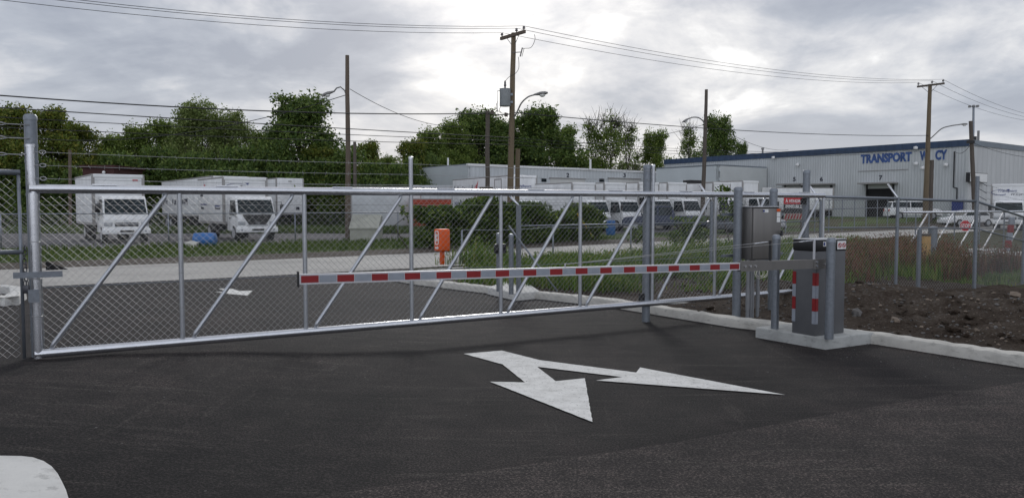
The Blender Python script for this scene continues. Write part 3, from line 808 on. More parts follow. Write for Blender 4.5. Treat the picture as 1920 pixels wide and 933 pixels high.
for px, Y, h, lab in ((1381, 10.92, 1.85, 'galvanised post left of the steel control box'), (1447, 11.6, 1.85, 'galvanised post rising behind the steel control box')):
    p = at(px, 560, Y); p.z = bank_z(p.x, p.y, False); post('support_post', p, 1.925 - p.z, .06 if px < 1400 else .058, lab, 'control box posts')

# ================================================================ fence right of the gate
f0 = gpt(GL + .03, 0); f0.z = .1
fp = [f0, Vector((6.97, 13.9, .11)), Vector((8.91, 14.75, .10)), Vector((11.27, 16.9, -.18)), Vector((15.5, 20.6, -.02))]
tops = [1.84, 1.82, 1.78, 1.45, 1.5]
rf = thing('chain_link_fence', 'chain link fence with pipe top rail behind the dirt bank at the right', 'fence', f0)
for i, (p, t) in enumerate(zip(fp, tops)):
    tall = i == 2; mb = MB()
    r = .03 if not tall else .037
    if i == 0: continue
    mb.tube([p - Z * .1, Vector((p.x, p.y, 2.26 if tall else t + .02))], r, 12)
    pst = mb.build('line_post', M_GALV, rf, True, R(40))
    if i == 1: MB().tube([Vector((p.x, p.y, t)), Vector((p.x - .08, p.y + .22, t + .27))], .018, 8).build('outrigger_arm', M_ALU, pst, True)
    if tall:
        mb = MB()
        for k in range(3): mb.tube([Vector((p.x, p.y, 2.18 - .14 * k)), Vector((p.x + .34, p.y + .25, 2.08 - .14 * k))], .007, 6)
        mb.build('outrigger_arm', M_GALV, pst, True)
for i in range(4):
    a, b = fp[i], fp[i + 1]
    MB().tube([Vector((a.x, a.y, tops[i])), Vector((b.x, b.y, tops[i + 1]))], .024, 12).build('top_rail', M_GALV, rf, True)
    MB().tube([Vector((a.x, a.y, tops[i] - .52)), Vector((b.x, b.y, tops[i + 1] - .52))], .013, 8).build('middle_rail', M_GALV, rf, True)
    off = 0.03
    chain(a, b, a.z + .02, tops[i] + .03, b.z + .02, tops[i + 1] + .03, .072, .0022).build('chain_link_mesh', M_WIREFAR, rf)
for k in range(3):
    a = Vector((8.91, 14.75, 2.2 - .13 * k)); b = Vector((11.6, 17.2, 1.9 - .13 * k)); barbed(a + Vector((.3, .22, -.1)), b + Vector((.3, .2, 0)), .02).build('barbed_wire', M_GALV, rf)

# island fence behind the gate with angled outrigger arms
ff = thing('chain_link_fence', 'chain link fence with angled post tops on the weedy island behind the gate', 'fence', (.1, 13.8, .1))
ip = [Vector((.12, 13.85, .13)), Vector((4.05, 15.6, .1)), Vector((6.95, 17.3, .05))]
tt = [1.70, 1.78, 1.80]
for i, p in enumerate(ip):
    mb = MB()
    if i == 0: mb.box((p.x, p.y, .13 + (tt[0] - .13) / 2), G * .034, N * .034, Z * ((tt[0] - .13) / 2))
    else: mb.tube([p - Z * .1, Vector((p.x, p.y, tt[i]))], .036, 12)
    ps = mb.build('line_post', M_GALV, ff)
    d = Vector((-.16, .12, .17)) if i == 0 else Vector((-.22, .1, .34))
    MB().tube([Vector((p.x, p.y, tt[i] - .01)), Vector((p.x, p.y, tt[i])) + d], .026, 8).build('outrigger_arm', M_ALU, ps, True)
MB().tube([at(954, 423, 13.95), at(1045, 546, 13.2)], .016, 8).build('brace_pipe', M_GALV, ff, True)
for i in range(2):
    a, b = ip[i], ip[i + 1]
    MB().tube([Vector((a.x, a.y, 1.33)), Vector((b.x, b.y, 1.36))], .013, 8).build('middle_rail', M_GALV, ff, True)
    if i == 0:
        for k in range(3): barbed(Vector((a.x, a.y, tt[0])) + Vector((-.05, .04, .05)) * k, Vector((b.x, b.y, tt[1])) + Vector((-.07, .03, .12)) * k, .05).build('barbed_wire', M_WIREFAR, ff)
    s = 0 if i else 1.9
    d = (b - a).normalized()
    chain(a + d * s, b, .12, 1.68, .1, 1.72, .072, .0021).build('chain_link_mesh', M_WIREFAR, ff)
for px, Y, lab in ((935, 13.95, 'short galvanised bollard with a black reader box on the far pad'), (958.5, 13.5, 'short galvanised bollard in front of the square fence post on the far pad')):
    p = at(px, 540, Y); p.z = PZ; t = post('bollard', p, 1.04, .043, lab, 'bollards on the far pad', cat='bollard', sink=0)
p = at(937.5, 466, 13.84)
mb = MB().bbox(-.115, .115, -.05, .045, -.09, .09, .03, Matrix.Translation(p) @ Matrix.Rotation(math.atan2(G.y, G.x), 4, 'Z'))
one(mb, 'card_reader', M_BLACKP, 'black reader box fixed to the left short bollard on the far pad', 'reader', smooth=True, auto=R(40), loc=tuple(p))

# orange entry terminal on its post
o_ = at(829, 465, 20.9); o_.z = .12
ot = thing('entry_terminal', 'orange entry terminal with white pictogram and arrow on an orange post', 'terminal', o_)
OM = Matrix.Translation((o_.x, o_.y, 0)) @ Matrix.Rotation(R(41), 4, 'Z')
MB().bbox(-.055, .055, -.045, .045, .12, .5, .01, OM).build('stand', M_ORANGE, ot, True, R(40))
MB().bbox(-.17, .17, -.155, .155, .48, 1.085, .045, OM, 3).build('housing', M_ORANGE, ot, True, R(40))
O3 = OM.to_3x3(); sx, nx = O3 @ Vector((0, -1, 0)), O3 @ Vector((-1, 0, 0))
def O(y, z, d=.174): return OM @ Vector((-d, -y, z))
mb = MB(); ring = [O(.075 * math.copysign(abs(math.cos(a)) ** .35, math.cos(a)), .845 + .175 * math.copysign(abs(math.sin(a)) ** .35, math.sin(a))) for a in [j * 2 * math.pi / 40 for j in range(41)]]
mb.tube(ring, .016, 6, False)
mb.box(O(.0, .91), sx * .03, nx * .004, Z * .035); mb.box(O(.0, .79), sx * .03, nx * .004, Z * .035); mb.box(O(-.035, .85), sx * .012, nx * .004, Z * .11)
mb.build('pictogram', M_WSIGN, ot)
mb = MB(); mb.box(O(-.03, .575), sx * .05, nx * .004, Z * .022); mb.prism([O(.015, .62), O(.015, .53), O(.085, .575)], nx * .004, nx * -.004)
mb.build('arrow', M_WSIGN, ot)
# ================================================================ vehicles (built at the origin, nose along +x, then placed)
def wheel(parent, x, y, r, w, rim=M_SILVERP):
    sgn = 1 if y > 0 else -1
    t = MB().tube([(x, y - w / 2, r), (x, y - w / 2 + .03, r), (x, y + w / 2 - .03, r), (x, y + w / 2, r)], [r * .93, r, r, r * .93], 20).build('wheel', M_RUBBER, parent, True, R(35))
    MB().tube([(x, y + sgn * (w / 2 - .02), r), (x, y + sgn * (w / 2 + .008), r), (x, y + sgn * (w / 2 + .012), r)], [r * .62, r * .6, r * .3], 16).build('rim', rim, t, True, R(35))
    return t
def box_truck(label, L=5.5, H=3.3, W=2.35, big_grille=False, z0=.95, group='white box trucks', lod=0, box_m=None, cabw=2.0):
    t = thing('box_truck', label, 'truck', (0, 0, 0), group); bm_ = box_m or M_WBOX
    h = cabw / 2; xb = -1.75                                     # cab back
    # cab shell
    prof = [(-.02, .46), (0, .62), (.0, 1.12), (-.10, 1.30), (-.44, 2.12), (-.58, 2.22), (-1.62, 2.24), (-1.66, .5)]
    bm = bmesh.new(); vs = [bm.verts.new((x, -h, z)) for x, z in prof]; f = bm.faces.new(vs)
    r = bmesh.ops.extrude_face_region(bm, geom=[f]); bmesh.ops.translate(bm, verts=[v for v in r['geom'] if isinstance(v, bmesh.types.BMVert)], vec=(0, cabw, 0))
    for v in bm.verts:
        if v.co.z > 1.25: v.co.y *= 1 - .075 * (v.co.z - 1.25)
        if v.co.x > -.2: v.co.y *= .965
    bmesh.ops.recalc_face_normals(bm, faces=bm.faces); bmesh.ops.bevel(bm, geom=list(bm.edges), offset=.045, segments=2, affect='EDGES', profile=.5)
    MB().bm(bm).build('cab', M_WPAINT, t, True, R(32)); bm.free()
    def slope(z): return -.10 - .34 * (z - 1.30) / .82
    wz0, wz1 = 1.36, 2.06
    y0, y1 = h * .90, h * .85
    n_ = Vector((.82, 0, .34)).normalized() * .012
    mb = MB(); q = [Vector((slope(wz0), -y0, wz0)), Vector((slope(wz0), y0, wz0)), Vector((slope(wz1), y1, wz1)), Vector((slope(wz1), -y1, wz1))]
    mb.prism(q, n_ * .2, n_); ws = mb.build('windshield', M_GLASS, t)
    mb = MB()
    for y in (-.45, .25): mb.tube([Vector((slope(wz0) + .02, y, wz0 - .02)) + n_, Vector((slope(1.45) + .02, y + .42, 1.43)) + n_], .012, 5)
    mb.build('wiper', M_BLACKP, ws)
    for sgn in (-1, 1):
        ya = sgn * h; mb = MB()
        ys = lambda z: sgn * (h * (1 - .075 * max(0, z - 1.25)) + .004)
        mb.prism([(-.22, ys(1.3), 1.32), (-1.25, ys(1.3), 1.28), (-1.25, ys(2.05), 2.05), (-.5, ys(2.05), 2.05)], (0, 0, 0), (0, sgn * .006, 0))
        mb.build('side_window', M_GLASS, t)
        sd_ = MB()
        for xx in (-.20, -1.30): sd_.abox(xx - .008, xx + .008, min(ys(.6), ys(.6) - sgn * .002), max(ys(.6), ys(.6) - sgn * .002), .62, 1.26)
        sd_.build('door_seam', M_CHASSIS, t); MB().abox(-1.22, -1.05, min(ys(1), ys(1) + sgn * .02), max(ys(1), ys(1) + sgn * .02), 1.12, 1.17).build('door_handle', M_BLACKP, t)
        mb = MB().tube([(-.12, ys(2.0), 1.95), (.12, sgn * (h + .2), 1.95), (.12, sgn * (h + .22), 1.3), (-.05, ys(1.2), 1.2)], .014, 5)
        mm = mb.build('mirror', M_BLACKP, t)
        MB().bbox(.08, .16, sgn * (h + .22) - .10, sgn * (h + .22) + .10, 1.45, 1.85, .03).build('mirror_head', M_BLACKP, mm, True, R(35))
        MB().bbox(-.09, .018, min(sgn * h * .6, sgn * h * .955), max(sgn * h * .6, sgn * h * .955), .80, .99, .025).build('headlight', M_HEADL, t, True, R(35))
    if big_grille:
        mb = MB().prism([(-.03, -.40, .80), (-.03, .40, .80), (-.03, .62, 1.12), (-.03, .74, 1.33), (-.03, -.74, 1.33), (-.03, -.62, 1.12)], (0, 0, 0), (.052, 0, 0))
        gr_ = mb.build('grille', M_BLACKP, t)
        MB().abox(.02, .05, -.52, .52, .78, .83).build('grille_bar', M_SILVERP, gr_)
    else:
        gr_ = MB().bbox(-.02, .014, -.50, .50, .79, .97, .01).build('grille', M_BLACKP, t, True, R(35))
        MB().abox(.0, .022, -.54, .54, .90, .93).abox(.0, .02, -.45, .45, .85, .862).build('grille_bar', M_SILVERP, gr_)
    mb = MB(); c = Vector((.03, 0, 1.0 if not big_grille else .93))
    mb.tube([c + Vector((0, .10 * math.cos(a), .06 * math.sin(a))) for a in [j * 2 * math.pi / 16 for j in range(17)]], .008, 5); mb.tube([c + Vector((0, -.06, -.02)), c + Vector((0, .06, -.02))], .008, 5)
    mb.build('badge', M_SILVERP, t)
    bp = MB().bbox(-.25, .09, -h - .02, h + .02, .44, .70, .04).build('bumper', M_WPAINT, t, True, R(35))
    MB().abox(.085, .094, -.30, .30, .52, .62).build('bumper_intake', M_BLACKP, bp)
    for y in (-.8, .8): MB().tube([(.08, y, .57), (.097, y, .57)], .05, 10).build('fog_lamp', M_HEADL, bp)
    MB().abox(.094, .099, .36, .66, .53, .62).build('plate', M_WSIGN, bp)
    # chassis, wheels
    MB().abox(xb - L + .2, -.3, -.45, .45, .52, .80).abox(xb - L * .6, xb - L * .6 + .9, -h, -.5, .45, .85).abox(xb - .9, xb - .2, .5, h, .4, .85).build('chassis', M_CHASSIS, t)
    for y in (-.86, .86): wheel(t, -.68, y, .40, .24)
    for y in (-.78, .78): wheel(t, xb - L * .66, y, .40, .48)
    # cargo box
    w = W / 2; x1 = xb - .02; x0 = x1 - L
    cb = MB().bbox(x0, x1, -w, w, z0, H, .03).build('cargo_box', bm_, t, True, R(35))
    mb = MB()
    for y in (-1, 1):
        mb.bbox(x1 - .10, x1 + .012, y * (w - .055) - .07, y * (w - .055) + .07, z0 - .03, H - .02, .02)
        mb.bbox(x0 - .01, x1 + .006, y * (w - .01) - .022, y * (w - .01) + .022, H - .07, H + .012, .01)
    mb.bbox(x0, x1 + .008, -w - .008, w + .008, z0 - .12, z0 + .01, .01)
    mb.build('corner_trim', M_TRIM, cb, True, R(35))
    mb = MB().bbox(x1 - .05, x1 + .035, -w + .06, w - .06, H - .16, H + .015, .03); mb.build('front_cap', M_WPAINT, cb, True, R(35))
    return t, cb, (x0, x1, w, z0, H)
def front_text(parent, spec, txt, y, z, wd, ht, m, shear=0):
    x1 = spec[1]; text_mb(txt, (x1 + .016, y, z), (0, 1, 0), (0, 0, 1), wd, ht, .006, 0, shear).build('lettering', m, parent)
def side_text(parent, spec, txt, x, z, wd, ht, m, shear=0):
    # the side towards -y (its right reads towards the nose)
    text_mb(txt, (x, -spec[2] - .008, z), (1, 0, 0), (0, 0, 1), wd, ht, .006, 0, shear).build('lettering', m, parent)
def swoosh(parent, spec, y, z, s):
    x = spec[1] + .018; mb = MB(); pts = []
    for j in range(22):
        a = .6 + j * 4.9 / 21; pts.append(Vector((x, y + .62 * s * math.cos(a), z + .22 * s * math.sin(a))))
    mb.tube(pts, [.006 + .02 * s * (j / 21) for j in range(22)], 5)
    mb.prism([(x, y + .45 * s, z + .26 * s), (x, y + .72 * s, z + .27 * s), (x, y + .64 * s, z + .14 * s)], (0, 0, 0), (.006, 0, 0))
    mb.build('logo_swoosh', M_SIGNBLUE, parent)
def place(t, px, Y, rz=ANG_V, z=None):
    p = at(px, 430, Y); t.location = (p.x, p.y, hz(p.x, p.y) if z is None else z); t.rotation_euler = (0, 0, rz); return t

t, cb, spc = box_truck('white box truck with a plain box, nearest to the left edge of the gravel lot', 5.4, 3.27, 2.3)
MB().abox(spc[1] + .03, spc[1] + .036, .62, .86, 2.98, 3.04).build('marker_strip', M_SIGNRED, cb)
place(t, 238, 36)
t, cb, spc = box_truck('white box truck with a large black grille and a swoosh logo, beside the blue barrel', 4.6, 3.24, 2.3, True)
front_text(cb, spc, 'Transport', -.28, 2.62, 1.05, .2, M_NAVY, .25); swoosh(cb, spc, -.45, 2.72, .9)
front_text(cb, spc, 'W.Cyr', .25, 2.36, .6, .19, M_SIGNRED, .2)
for x, z, w, h, m in ((-6.0, 2.52, .8, .32, M_SIGNBLUE), (-5.15, 2.55, .16, .5, M_SIGNRED), (-5.9, 2.28, .5, .13, M_NAVY), (-5.8, 1.80, 1.0, .1, M_SIGNBLUE), (-5.8, 1.6, .5, .12, M_NAVY), (-3.2, 1.72, 1.0, .08, M_SIGNBLUE), (-3.2, 1.58, .9, .1, M_NAVY)):
    mb = MB(); k = x
    while k < x + w - .02:
        mb.abox(k, k + min(.1, w), -spc[2] - .011, -spc[2] - .005, z, z + h * random.choice((.8, 1, .7))); k += .14
    mb.build('faint_lettering', m, cb)
place(t, 483, 38.5)
t, cb, spc = box_truck('tall white box truck with a red flame mark and blue lettering behind the overgrown fence', 10.2, 4.05, 2.4, False, 1.0)
side_text(cb, spc, 'United', -11.6, 2.75, 3.6, .75, M_NAVY); 
mb = MB()
for a, l in ((1.15, 1.1), (1.5, .75), (1.9, .6), (.75, .5), (-.9, .35), (-2.0, .35)):
    c = Vector((-7.4, -spc[2] - .01, 2.85)); d = Vector((math.cos(a), 0, math.sin(a))); e = Vector((-d.z, 0, d.x))
    mb.prism([c - e * .13, c + e * .13, c + d * l * .5 + e * .12, c + d * l + e * -.02], (0, -.004, 0), (0, .004, 0))
mb.build('flame_mark', M_SIGNRED, cb)
side_text(cb, spc, 'van lines', -11.6, 1.9, 2.4, .4, M_SIGNBLUE)
fr = MB()
for x in (-4.05, -2.95): fr.abox(x - .05, x + .05, -spc[2] - .02, -spc[2] - .002, 1.2, 3.85)
fr.abox(-4, -3, -spc[2] - .019, -spc[2] - .003, 2.85, 2.95).abox(-4, -3, -spc[2] - .019, -spc[2] - .003, 3.78, 3.85); fr.build('side_door_frame', M_TRIM, cb)
front_text(cb, spc, 'Transport', -.45, 3.12, 1.15, .26, M_SIGNBLUE, .25); front_text(cb, spc, 'W.Cyr', .2, 2.82, .8, .22, M_SIGNRED, .2); swoosh(cb, spc, -.35, 3.2, .6)
place(t, 1003, 55.5, math.atan2(-.88, .47))
row = [(1127, 53.5, 3.45, 'white box truck right of the blue barrel end of the hedge, first of the row'), (1186, 55.3, 3.5, 'white box truck second in the row behind the hedge, its cab above the second blue barrel'),
       (1249, 57.5, 3.6, 'white box truck third in the row, parked behind the dark blue pickup'), (1302, 59.6, 3.66, 'white box truck fourth in the row, just left of the lamp pole'),
       (1386, 62.5, 3.75, 'white box truck with its cab half hidden by brush, right of the lamp pole'), (1440, 65, 3.82, 'white box truck last in the row, behind the steel control box')]
labs = ['white box truck at the left end of the row, its cab clear of the hedge', 'white box truck second from left in the row, cab above the upright blue barrel', None, None, None, None]
src, scb, sspc = box_truck(labs[0], 6.2, 3.45, 2.3)
place(src, row[0][0], row[0][1])
for i, (px, Y, H, lab) in enumerate(row[1:], 1):
    p = at(px, 430, Y); c = copy_tree(src, (p.x, p.y, hz(p.x, p.y)), ANG_V, labs[i] or lab, (1, 1, H / 3.45))
mb = MB().bbox(-1.0, .5, -1.0, 1.0, 0, .3, .04); p = at(1303, 345, 63)
o = one(mb, 'reefer_unit', M_BLACKP, 'black refrigeration unit on top of a white truck box beside the lamp pole', 'cooling unit', smooth=True, auto=R(35)); o.location = (p.x, p.y, 3.68); o.rotation_euler = (0, 0, ANG_V); o.scale = (.5, .9, .8)
t, cb, spc = box_truck('white box truck with a blue swoosh logo parked at the far right edge', 6, 3.5, 2.4)
front_text(cb, spc, 'Transport', -.75, 2.84, 1.25, .24, M_SIGNBLUE, .25); front_text(cb, spc, 'W.Cyr', .1, 2.58, .78, .21, M_NAVY, .2); swoosh(cb, spc, -.62, 2.86, .9)
place(t, 1890, 58, R(-123))

def trailer(label, L, W, H, z0, m, name='semi_trailer', cat='trailer', legs=True, group='white trailers and containers'):
    t = thing(name, label, cat, (0, 0, 0), group); w = W / 2
    b = MB().bbox(-L, 0, -w, w, z0, H, .04).build('body', m, t, True, R(35)); mb = MB()
    for y in (-1, 1):
        mb.bbox(-.1, .012, y * (w - .05) - .06, y * (w - .05) + .062, z0, H, .015).bbox(-L, .01, y * (w - .01) - .02, y * (w - .01) + .02, H - .08, H + .012, .01).bbox(-L - .012, -L + .1, y * (w - .05) - .06, y * (w - .05) + .062, z0, H, .015)
    mb.bbox(-L, .01, -w - .01, w + .01, z0 - .12, z0 + .01, .01); mb.build('edge_trim', M_TRIM, b, True, R(35))
    if legs:
        MB().abox(-L + .3, -1, -.5, .5, z0 - .35, z0 - .12).build('chassis', M_CHASSIS, t)
        for x in (-L + 1.2, -L + 2.5):
            for y in (-w + .3, w - .3): wheel(t, x, y, .48, .5)
        for y in (-.8, .8): MB().abox(-2.2, -2.05, y - .06, y + .06, .02, z0 - .1).build('landing_leg', M_CHASSIS, t)
    return t, b
t, b = trailer('white semi trailer with dark lettering and a teal logo behind the left box trucks', 14.5, 2.5, 3.85, 1.15, M_WBOX)
p = Vector((-22.3, 55, 0)) - V * 3; t.location = (p.x + 1.0, p.y + .75, 0); t.rotation_euler = (0, 0, ANG_V)
MB().abox(-14.1, -12.9, -1.262, -1.252, 2.35, 3.2).build('logo_panel', M_TEAL, b)
mb = MB(); random.seed(3)
for x, n, h in ((-14.1, 6, .32), (-11.0, 1, .4)):
    k = x
    for i in range(n):
        mb.abox(k, k + .05, -1.262, -1.252, 1.95, 1.95 + h).abox(k, k + .17, -1.2615, -1.2525, 1.95 + h * random.choice((0, .45, .82)), 1.95 + h * random.choice((.95, 1))); k += .27
mb.build('faint_lettering', M_NAVY, b)
text_mb('LE GROUPE', (-10.5, -1.258, 1.95), (1, 0, 0), (0, 0, 1), 4.2, .4, .012, .03).build('lettering', M_NAVY, b)
t, b = trailer('white semi trailer whose square front shows right of the second box truck', 10, 2.45, 4.2, 1.2, M_WBOX); place(t, 545, 66)
MB().bbox(.02, .035, -.15, .15, 3.9, 3.98, .004).build('marker_strip', M_TRIM, b); MB().abox(.02, .034, .5, .8, 1.5, 1.75).build('placard', M_NAVY, b)
t, b = trailer('plain white container standing by the dark trees behind the beige bin', 5.2, 2.4, 3.25, .3, M_DWBOX, 'container', 'container', False)
p = at(790, 400, 59); t.location = (p.x, p.y, 0); t.rotation_euler = (0, 0, math.atan2(.12, 1))
t, b = trailer('rust red container showing above the hedge by the orange terminal', 3.2, 2.4, 2.35, .1, M_REDCONT, 'container', 'container', False)
p = at(846, 400, 57); t.location = (p.x, p.y + 1, 0); t.rotation_euler = (0, 0, math.atan2(.1, 1))
t, b = trailer('long white semi trailer backed up to loading door six', 6.6, 2.5, 3.45, 1.2, M_WBOX)
p = at(1437, 400, 80); t.location = (p.x, p.y, .3); t.rotation_euler = (0, 0, math.atan2(-.25, -.95) )
t.rotation_euler = (0, 0, math.atan2(-.1, -1))
MB().bbox(-6.66, -6.5, -1.2, 1.2, 1.2, 3.4, .02).build('rear_door', M_TAN, t)

def car(label, cat, L, W, H, paint, kind='sedan', group='parked cars'):
    t = thing('parked_' + ('pickup' if kind == 'pickup' else 'car'), label, cat, (0, 0, 0), group); w = W / 2
    if kind == 'sedan':
        body = [(0, .35), (.02, .62), (-.25, .76), (-1.25, .90), (-L + .35, .96), (-L + .02, .86), (-L, .38)]
        cab = [(-1.15, .88), (-1.95, H - .03), (-2.4, H), (-3.3, H - .03), (-L + .45, .94)]
    elif kind == 'suv':
        body = [(0, .4), (.02, .75), (-.2, .98), (-1.15, 1.08), (-L + .1, 1.10), (-L, .9), (-L, .42)]
        cab = [(-1.05, 1.06), (-1.75, H - .04), (-2.3, H), (-L + .35, H - .03), (-L + .08, 1.08)]
    else:
        body = [(0, .45), (.02, .82), (-.2, 1.05), (-1.3, 1.12), (-L + .02, 1.12), (-L, .5)]
        cab = [(-1.2, 1.1), (-1.85, H - .03), (-2.3, H), (-3.15, H - .03), (-3.35, 1.1)]
    def shell(prof, y, taper, z0):
        bm = bmesh.new(); vs = [bm.verts.new((a, -y, z)) for a, z in prof]; f = bm.faces.new(vs)
        r = bmesh.ops.extrude_face_region(bm, geom=[f]); bmesh.ops.translate(bm, verts=[v for v in r['geom'] if isinstance(v, bmesh.types.BMVert)], vec=(0, 2 * y, 0))
        for v in bm.verts: v.co.y *= 1 - taper * max(0, v.co.z - z0)
        bmesh.ops.recalc_face_normals(bm, faces=bm.faces); bmesh.ops.bevel(bm, geom=list(bm.edges), offset=.06, segments=3, affect='EDGES', profile=.5)
        mb = MB().bm(bm); bm.free(); return mb
    mb = shell(body, w, .05, .5); b2 = shell(cab, w * .93, .28, .95 if kind == 'sedan' else 1.1); mb.add(b2.v, b2.f)
    mb.build('body', paint, t, True, R(32))
    zb = (.95 if kind == 'sedan' else 1.12); zt = H - .09
    for sgn in (-1, 1):
        yy = lambda z: sgn * (w * .93 * (1 - .28 * max(0, z - (.95 if kind == 'sedan' else 1.1))) + .004)
        x0, x1 = cab[0][0] - .18, cab[-1][0] + .25; xm = (x0 + x1) / 2
        for a, c in ((x0, xm + .05), (xm - .05, x1)):
            ta = cab[1][0] + .0 if a == x0 else a; tc = cab[-2][0] - .02 if c == x1 else c
            MB().prism([(a, yy(zb + .03), zb + .03), (c, yy(zb + .03), zb + .03), (tc, yy(zt), zt), (ta, yy(zt), zt)], (0, 0, 0), (0, sgn * .008, 0)).build('side_window', M_GLASS, t)
        MB().bbox(-.16, .012, sgn * w * .72 - .16, sgn * w * .72 + .16, body[1][1] - .06, body[1][1] + .08, .03).build('headlight', M_HEADL, t, True, R(35))
        zr = .86 if kind == 'sedan' else .92
        MB().bbox(-L - .015, -L + .12, sgn * w * .78 - .14, sgn * w * .78 + .14, zr - .16, zr + .08, .03).build('tail_light', M_TAILL, t, True, R(35))
        for x in (-.85, -L + .9): wheel(t, x, sgn * (w - .1), .33 if kind == 'sedan' else .37, .22)
        MB().bbox(cab[0][0] - .2, cab[0][0] - .02, sgn * (w + .1) - .08, sgn * (w + .1) + .08, zb + .02, zb + .16, .03).build('mirror', paint, t, True, R(35))
    a, b = Vector((cab[0][0], 0, cab[0][1])), Vector((cab[1][0], 0, cab[1][1])); nn = Vector((b.z - a.z, 0, a.x - b.x)).normalized()
    def glassq(a, b, nn, name):
        p, q = a.lerp(b, .14), a.lerp(b, .9); u0, u1 = w * .86 * (1 - .1), w * .72
        MB().prism([(p.x, -u0, p.z), (p.x, u0, p.z), (q.x, u1, q.z), (q.x, -u1, q.z)], nn * .001, nn * .012).build(name, M_GLASS, t)
    glassq(a, b, nn, 'windshield')
    a, b = Vector((cab[-1][0], 0, cab[-1][1])), Vector((cab[-2][0], 0, cab[-2][1])); nn = Vector((a.z - b.z, 0, a.x - b.x)).normalized()
    if nn.x > 0: nn = -nn
    glassq(a, b, nn, 'rear_window')
    MB().bbox(-.1, .04, -w * .95, w * .95, .3, .5, .03).bbox(-L - .03, -L + .1, -w * .95, w * .95, .32, .55, .03).build('bumper', M_BLACKP if kind == 'pickup' else paint, t, True, R(35))
    return t
t = car('white sedan parked at the right, partly behind the stop sign', 'car', 4.6, 1.78, 1.45, M_WPAINT); p = at(1770, 410, 68); t.location = (p.x, p.y, hz(p.x, p.y)); t.rotation_euler = (0, 0, R(190))
t = car('white sport utility car parked behind the tall utility pole at the right', 'car', 4.7, 1.85, 1.75, M_WPAINT, 'suv'); p = at(1760, 396, 73); t.location = (p.x, p.y, hz(p.x, p.y) - .05); t.rotation_euler = (0, 0, R(-8))
t = car('dark blue pickup with red tail lamps parked in front of the white trucks', 'pickup', 5.3, 1.95, 1.75, M_BLUEP, 'pickup'); p = at(1195, 420, 50); t.location = (p.x - 1.0, p.y, .05); t.rotation_euler = (0, 0, R(172))
t = car('dark grey car half hidden by weeds left of the steel control box', 'car', 4.5, 1.8, 1.42, M_GREYP); p = at(1290, 420, 52); t.location = (p.x, p.y, -.15); t.rotation_euler = (0, 0, R(175))
t = car('silver car behind the weeds right next to the steel control box', 'car', 4.5, 1.8, 1.5, M_SILVERP); p = at(1345, 420, 54); t.location = (p.x, p.y, -.05); t.rotation_euler = (0, 0, R(172))

# ================================================================ buildings
def wall_pt(c, a, d, z): q = c + a * d; return Vector((q.x, q.y, z))
big = thing('warehouse', 'large pale ribbed warehouse with a blue roof band and blue painted lettering', 'building', (44.3, 75, 0))
c0 = Vector((44.3, 75, 0)); BZ = 8.3; Lw = 38.9
def plate(c, a, d0, d1, z0, z1, out, th=.12, off=0.):
    """upright slab on a wall: from d0 to d1 along a, standing proud by off along out"""
    m = c + a * ((d0 + d1) / 2) + out * (off - th / 2) + Z * ((z0 + z1) / 2)
    return MB().box(m, a * (abs(d1 - d0) / 2), out * (th / 2), Z * ((z1 - z0) / 2))
plate(c0, V, 0.0, Lw, 0, BZ - .65, -U, .3).build('side_wall', M_SIDE_V, big)
plate(c0, U, .3, 60, 0, BZ - .55, -V, .3, -.0).build('end_wall', M_SIDE_U, big)
plate(c0, V, -.1, Lw, BZ - .65, BZ, -U, .4, .12).build('roof_band', M_FASCIA, big)
plate(c0, U, .12, 60, BZ - .55, BZ + .0, -V, .4, .1).build('roof_band', M_FASCIA2, big)
mb = MB(); a, b, c, d = c0 + U * .2, c0 + U * 60, c0 + U * 60 + V * Lw, c0 + V * Lw + U * .2
mb.prism([a + Z * (BZ - .3), b + Z * (BZ - .3), c + Z * (BZ - .3), d + Z * (BZ - .3)], (0, 0, 0), (0, 0, .2)); mb.build('roof', M_FASCIA2, big)
plate(c0 + V * Lw, U, 0.3, 60, 0, BZ - .3, V, .3).build('rear_wall', M_SIDE_U, big)
plate(c0, V, -.12, .16, 0, BZ - .65, -U, .2, .06).build('corner_flashing', M_FLATW2, big)
def d_on_wall(px, off=0):   # distance along the side wall that a direction meets
    k = (px - 960) / F; return (44.3 - off * .8 - k * (75 - off * .6)) / (.6 + .8 * k)
def z_on_wall(py, d): return CAMH + (HOR - py) * (75 + .8 * d) / F
dA, dB = d_on_wall(1611), d_on_wall(1706)
dC, dD = d_on_wall(1721), d_on_wall(1772)
zl = z_on_wall(307.5, dA)
for txt, a, b in (('TRANSPORT', dA, dB), ('W', dC, d_on_wall(1737)), ('CY', d_on_wall(1750), dD)):
    o = c0 + V * a - U * .03 + Z * (zl)
    text_mb(txt, o, -V, Z, a - b, 1.0, .03, .05).build('painted_letters', M_WALLBLUE, big)
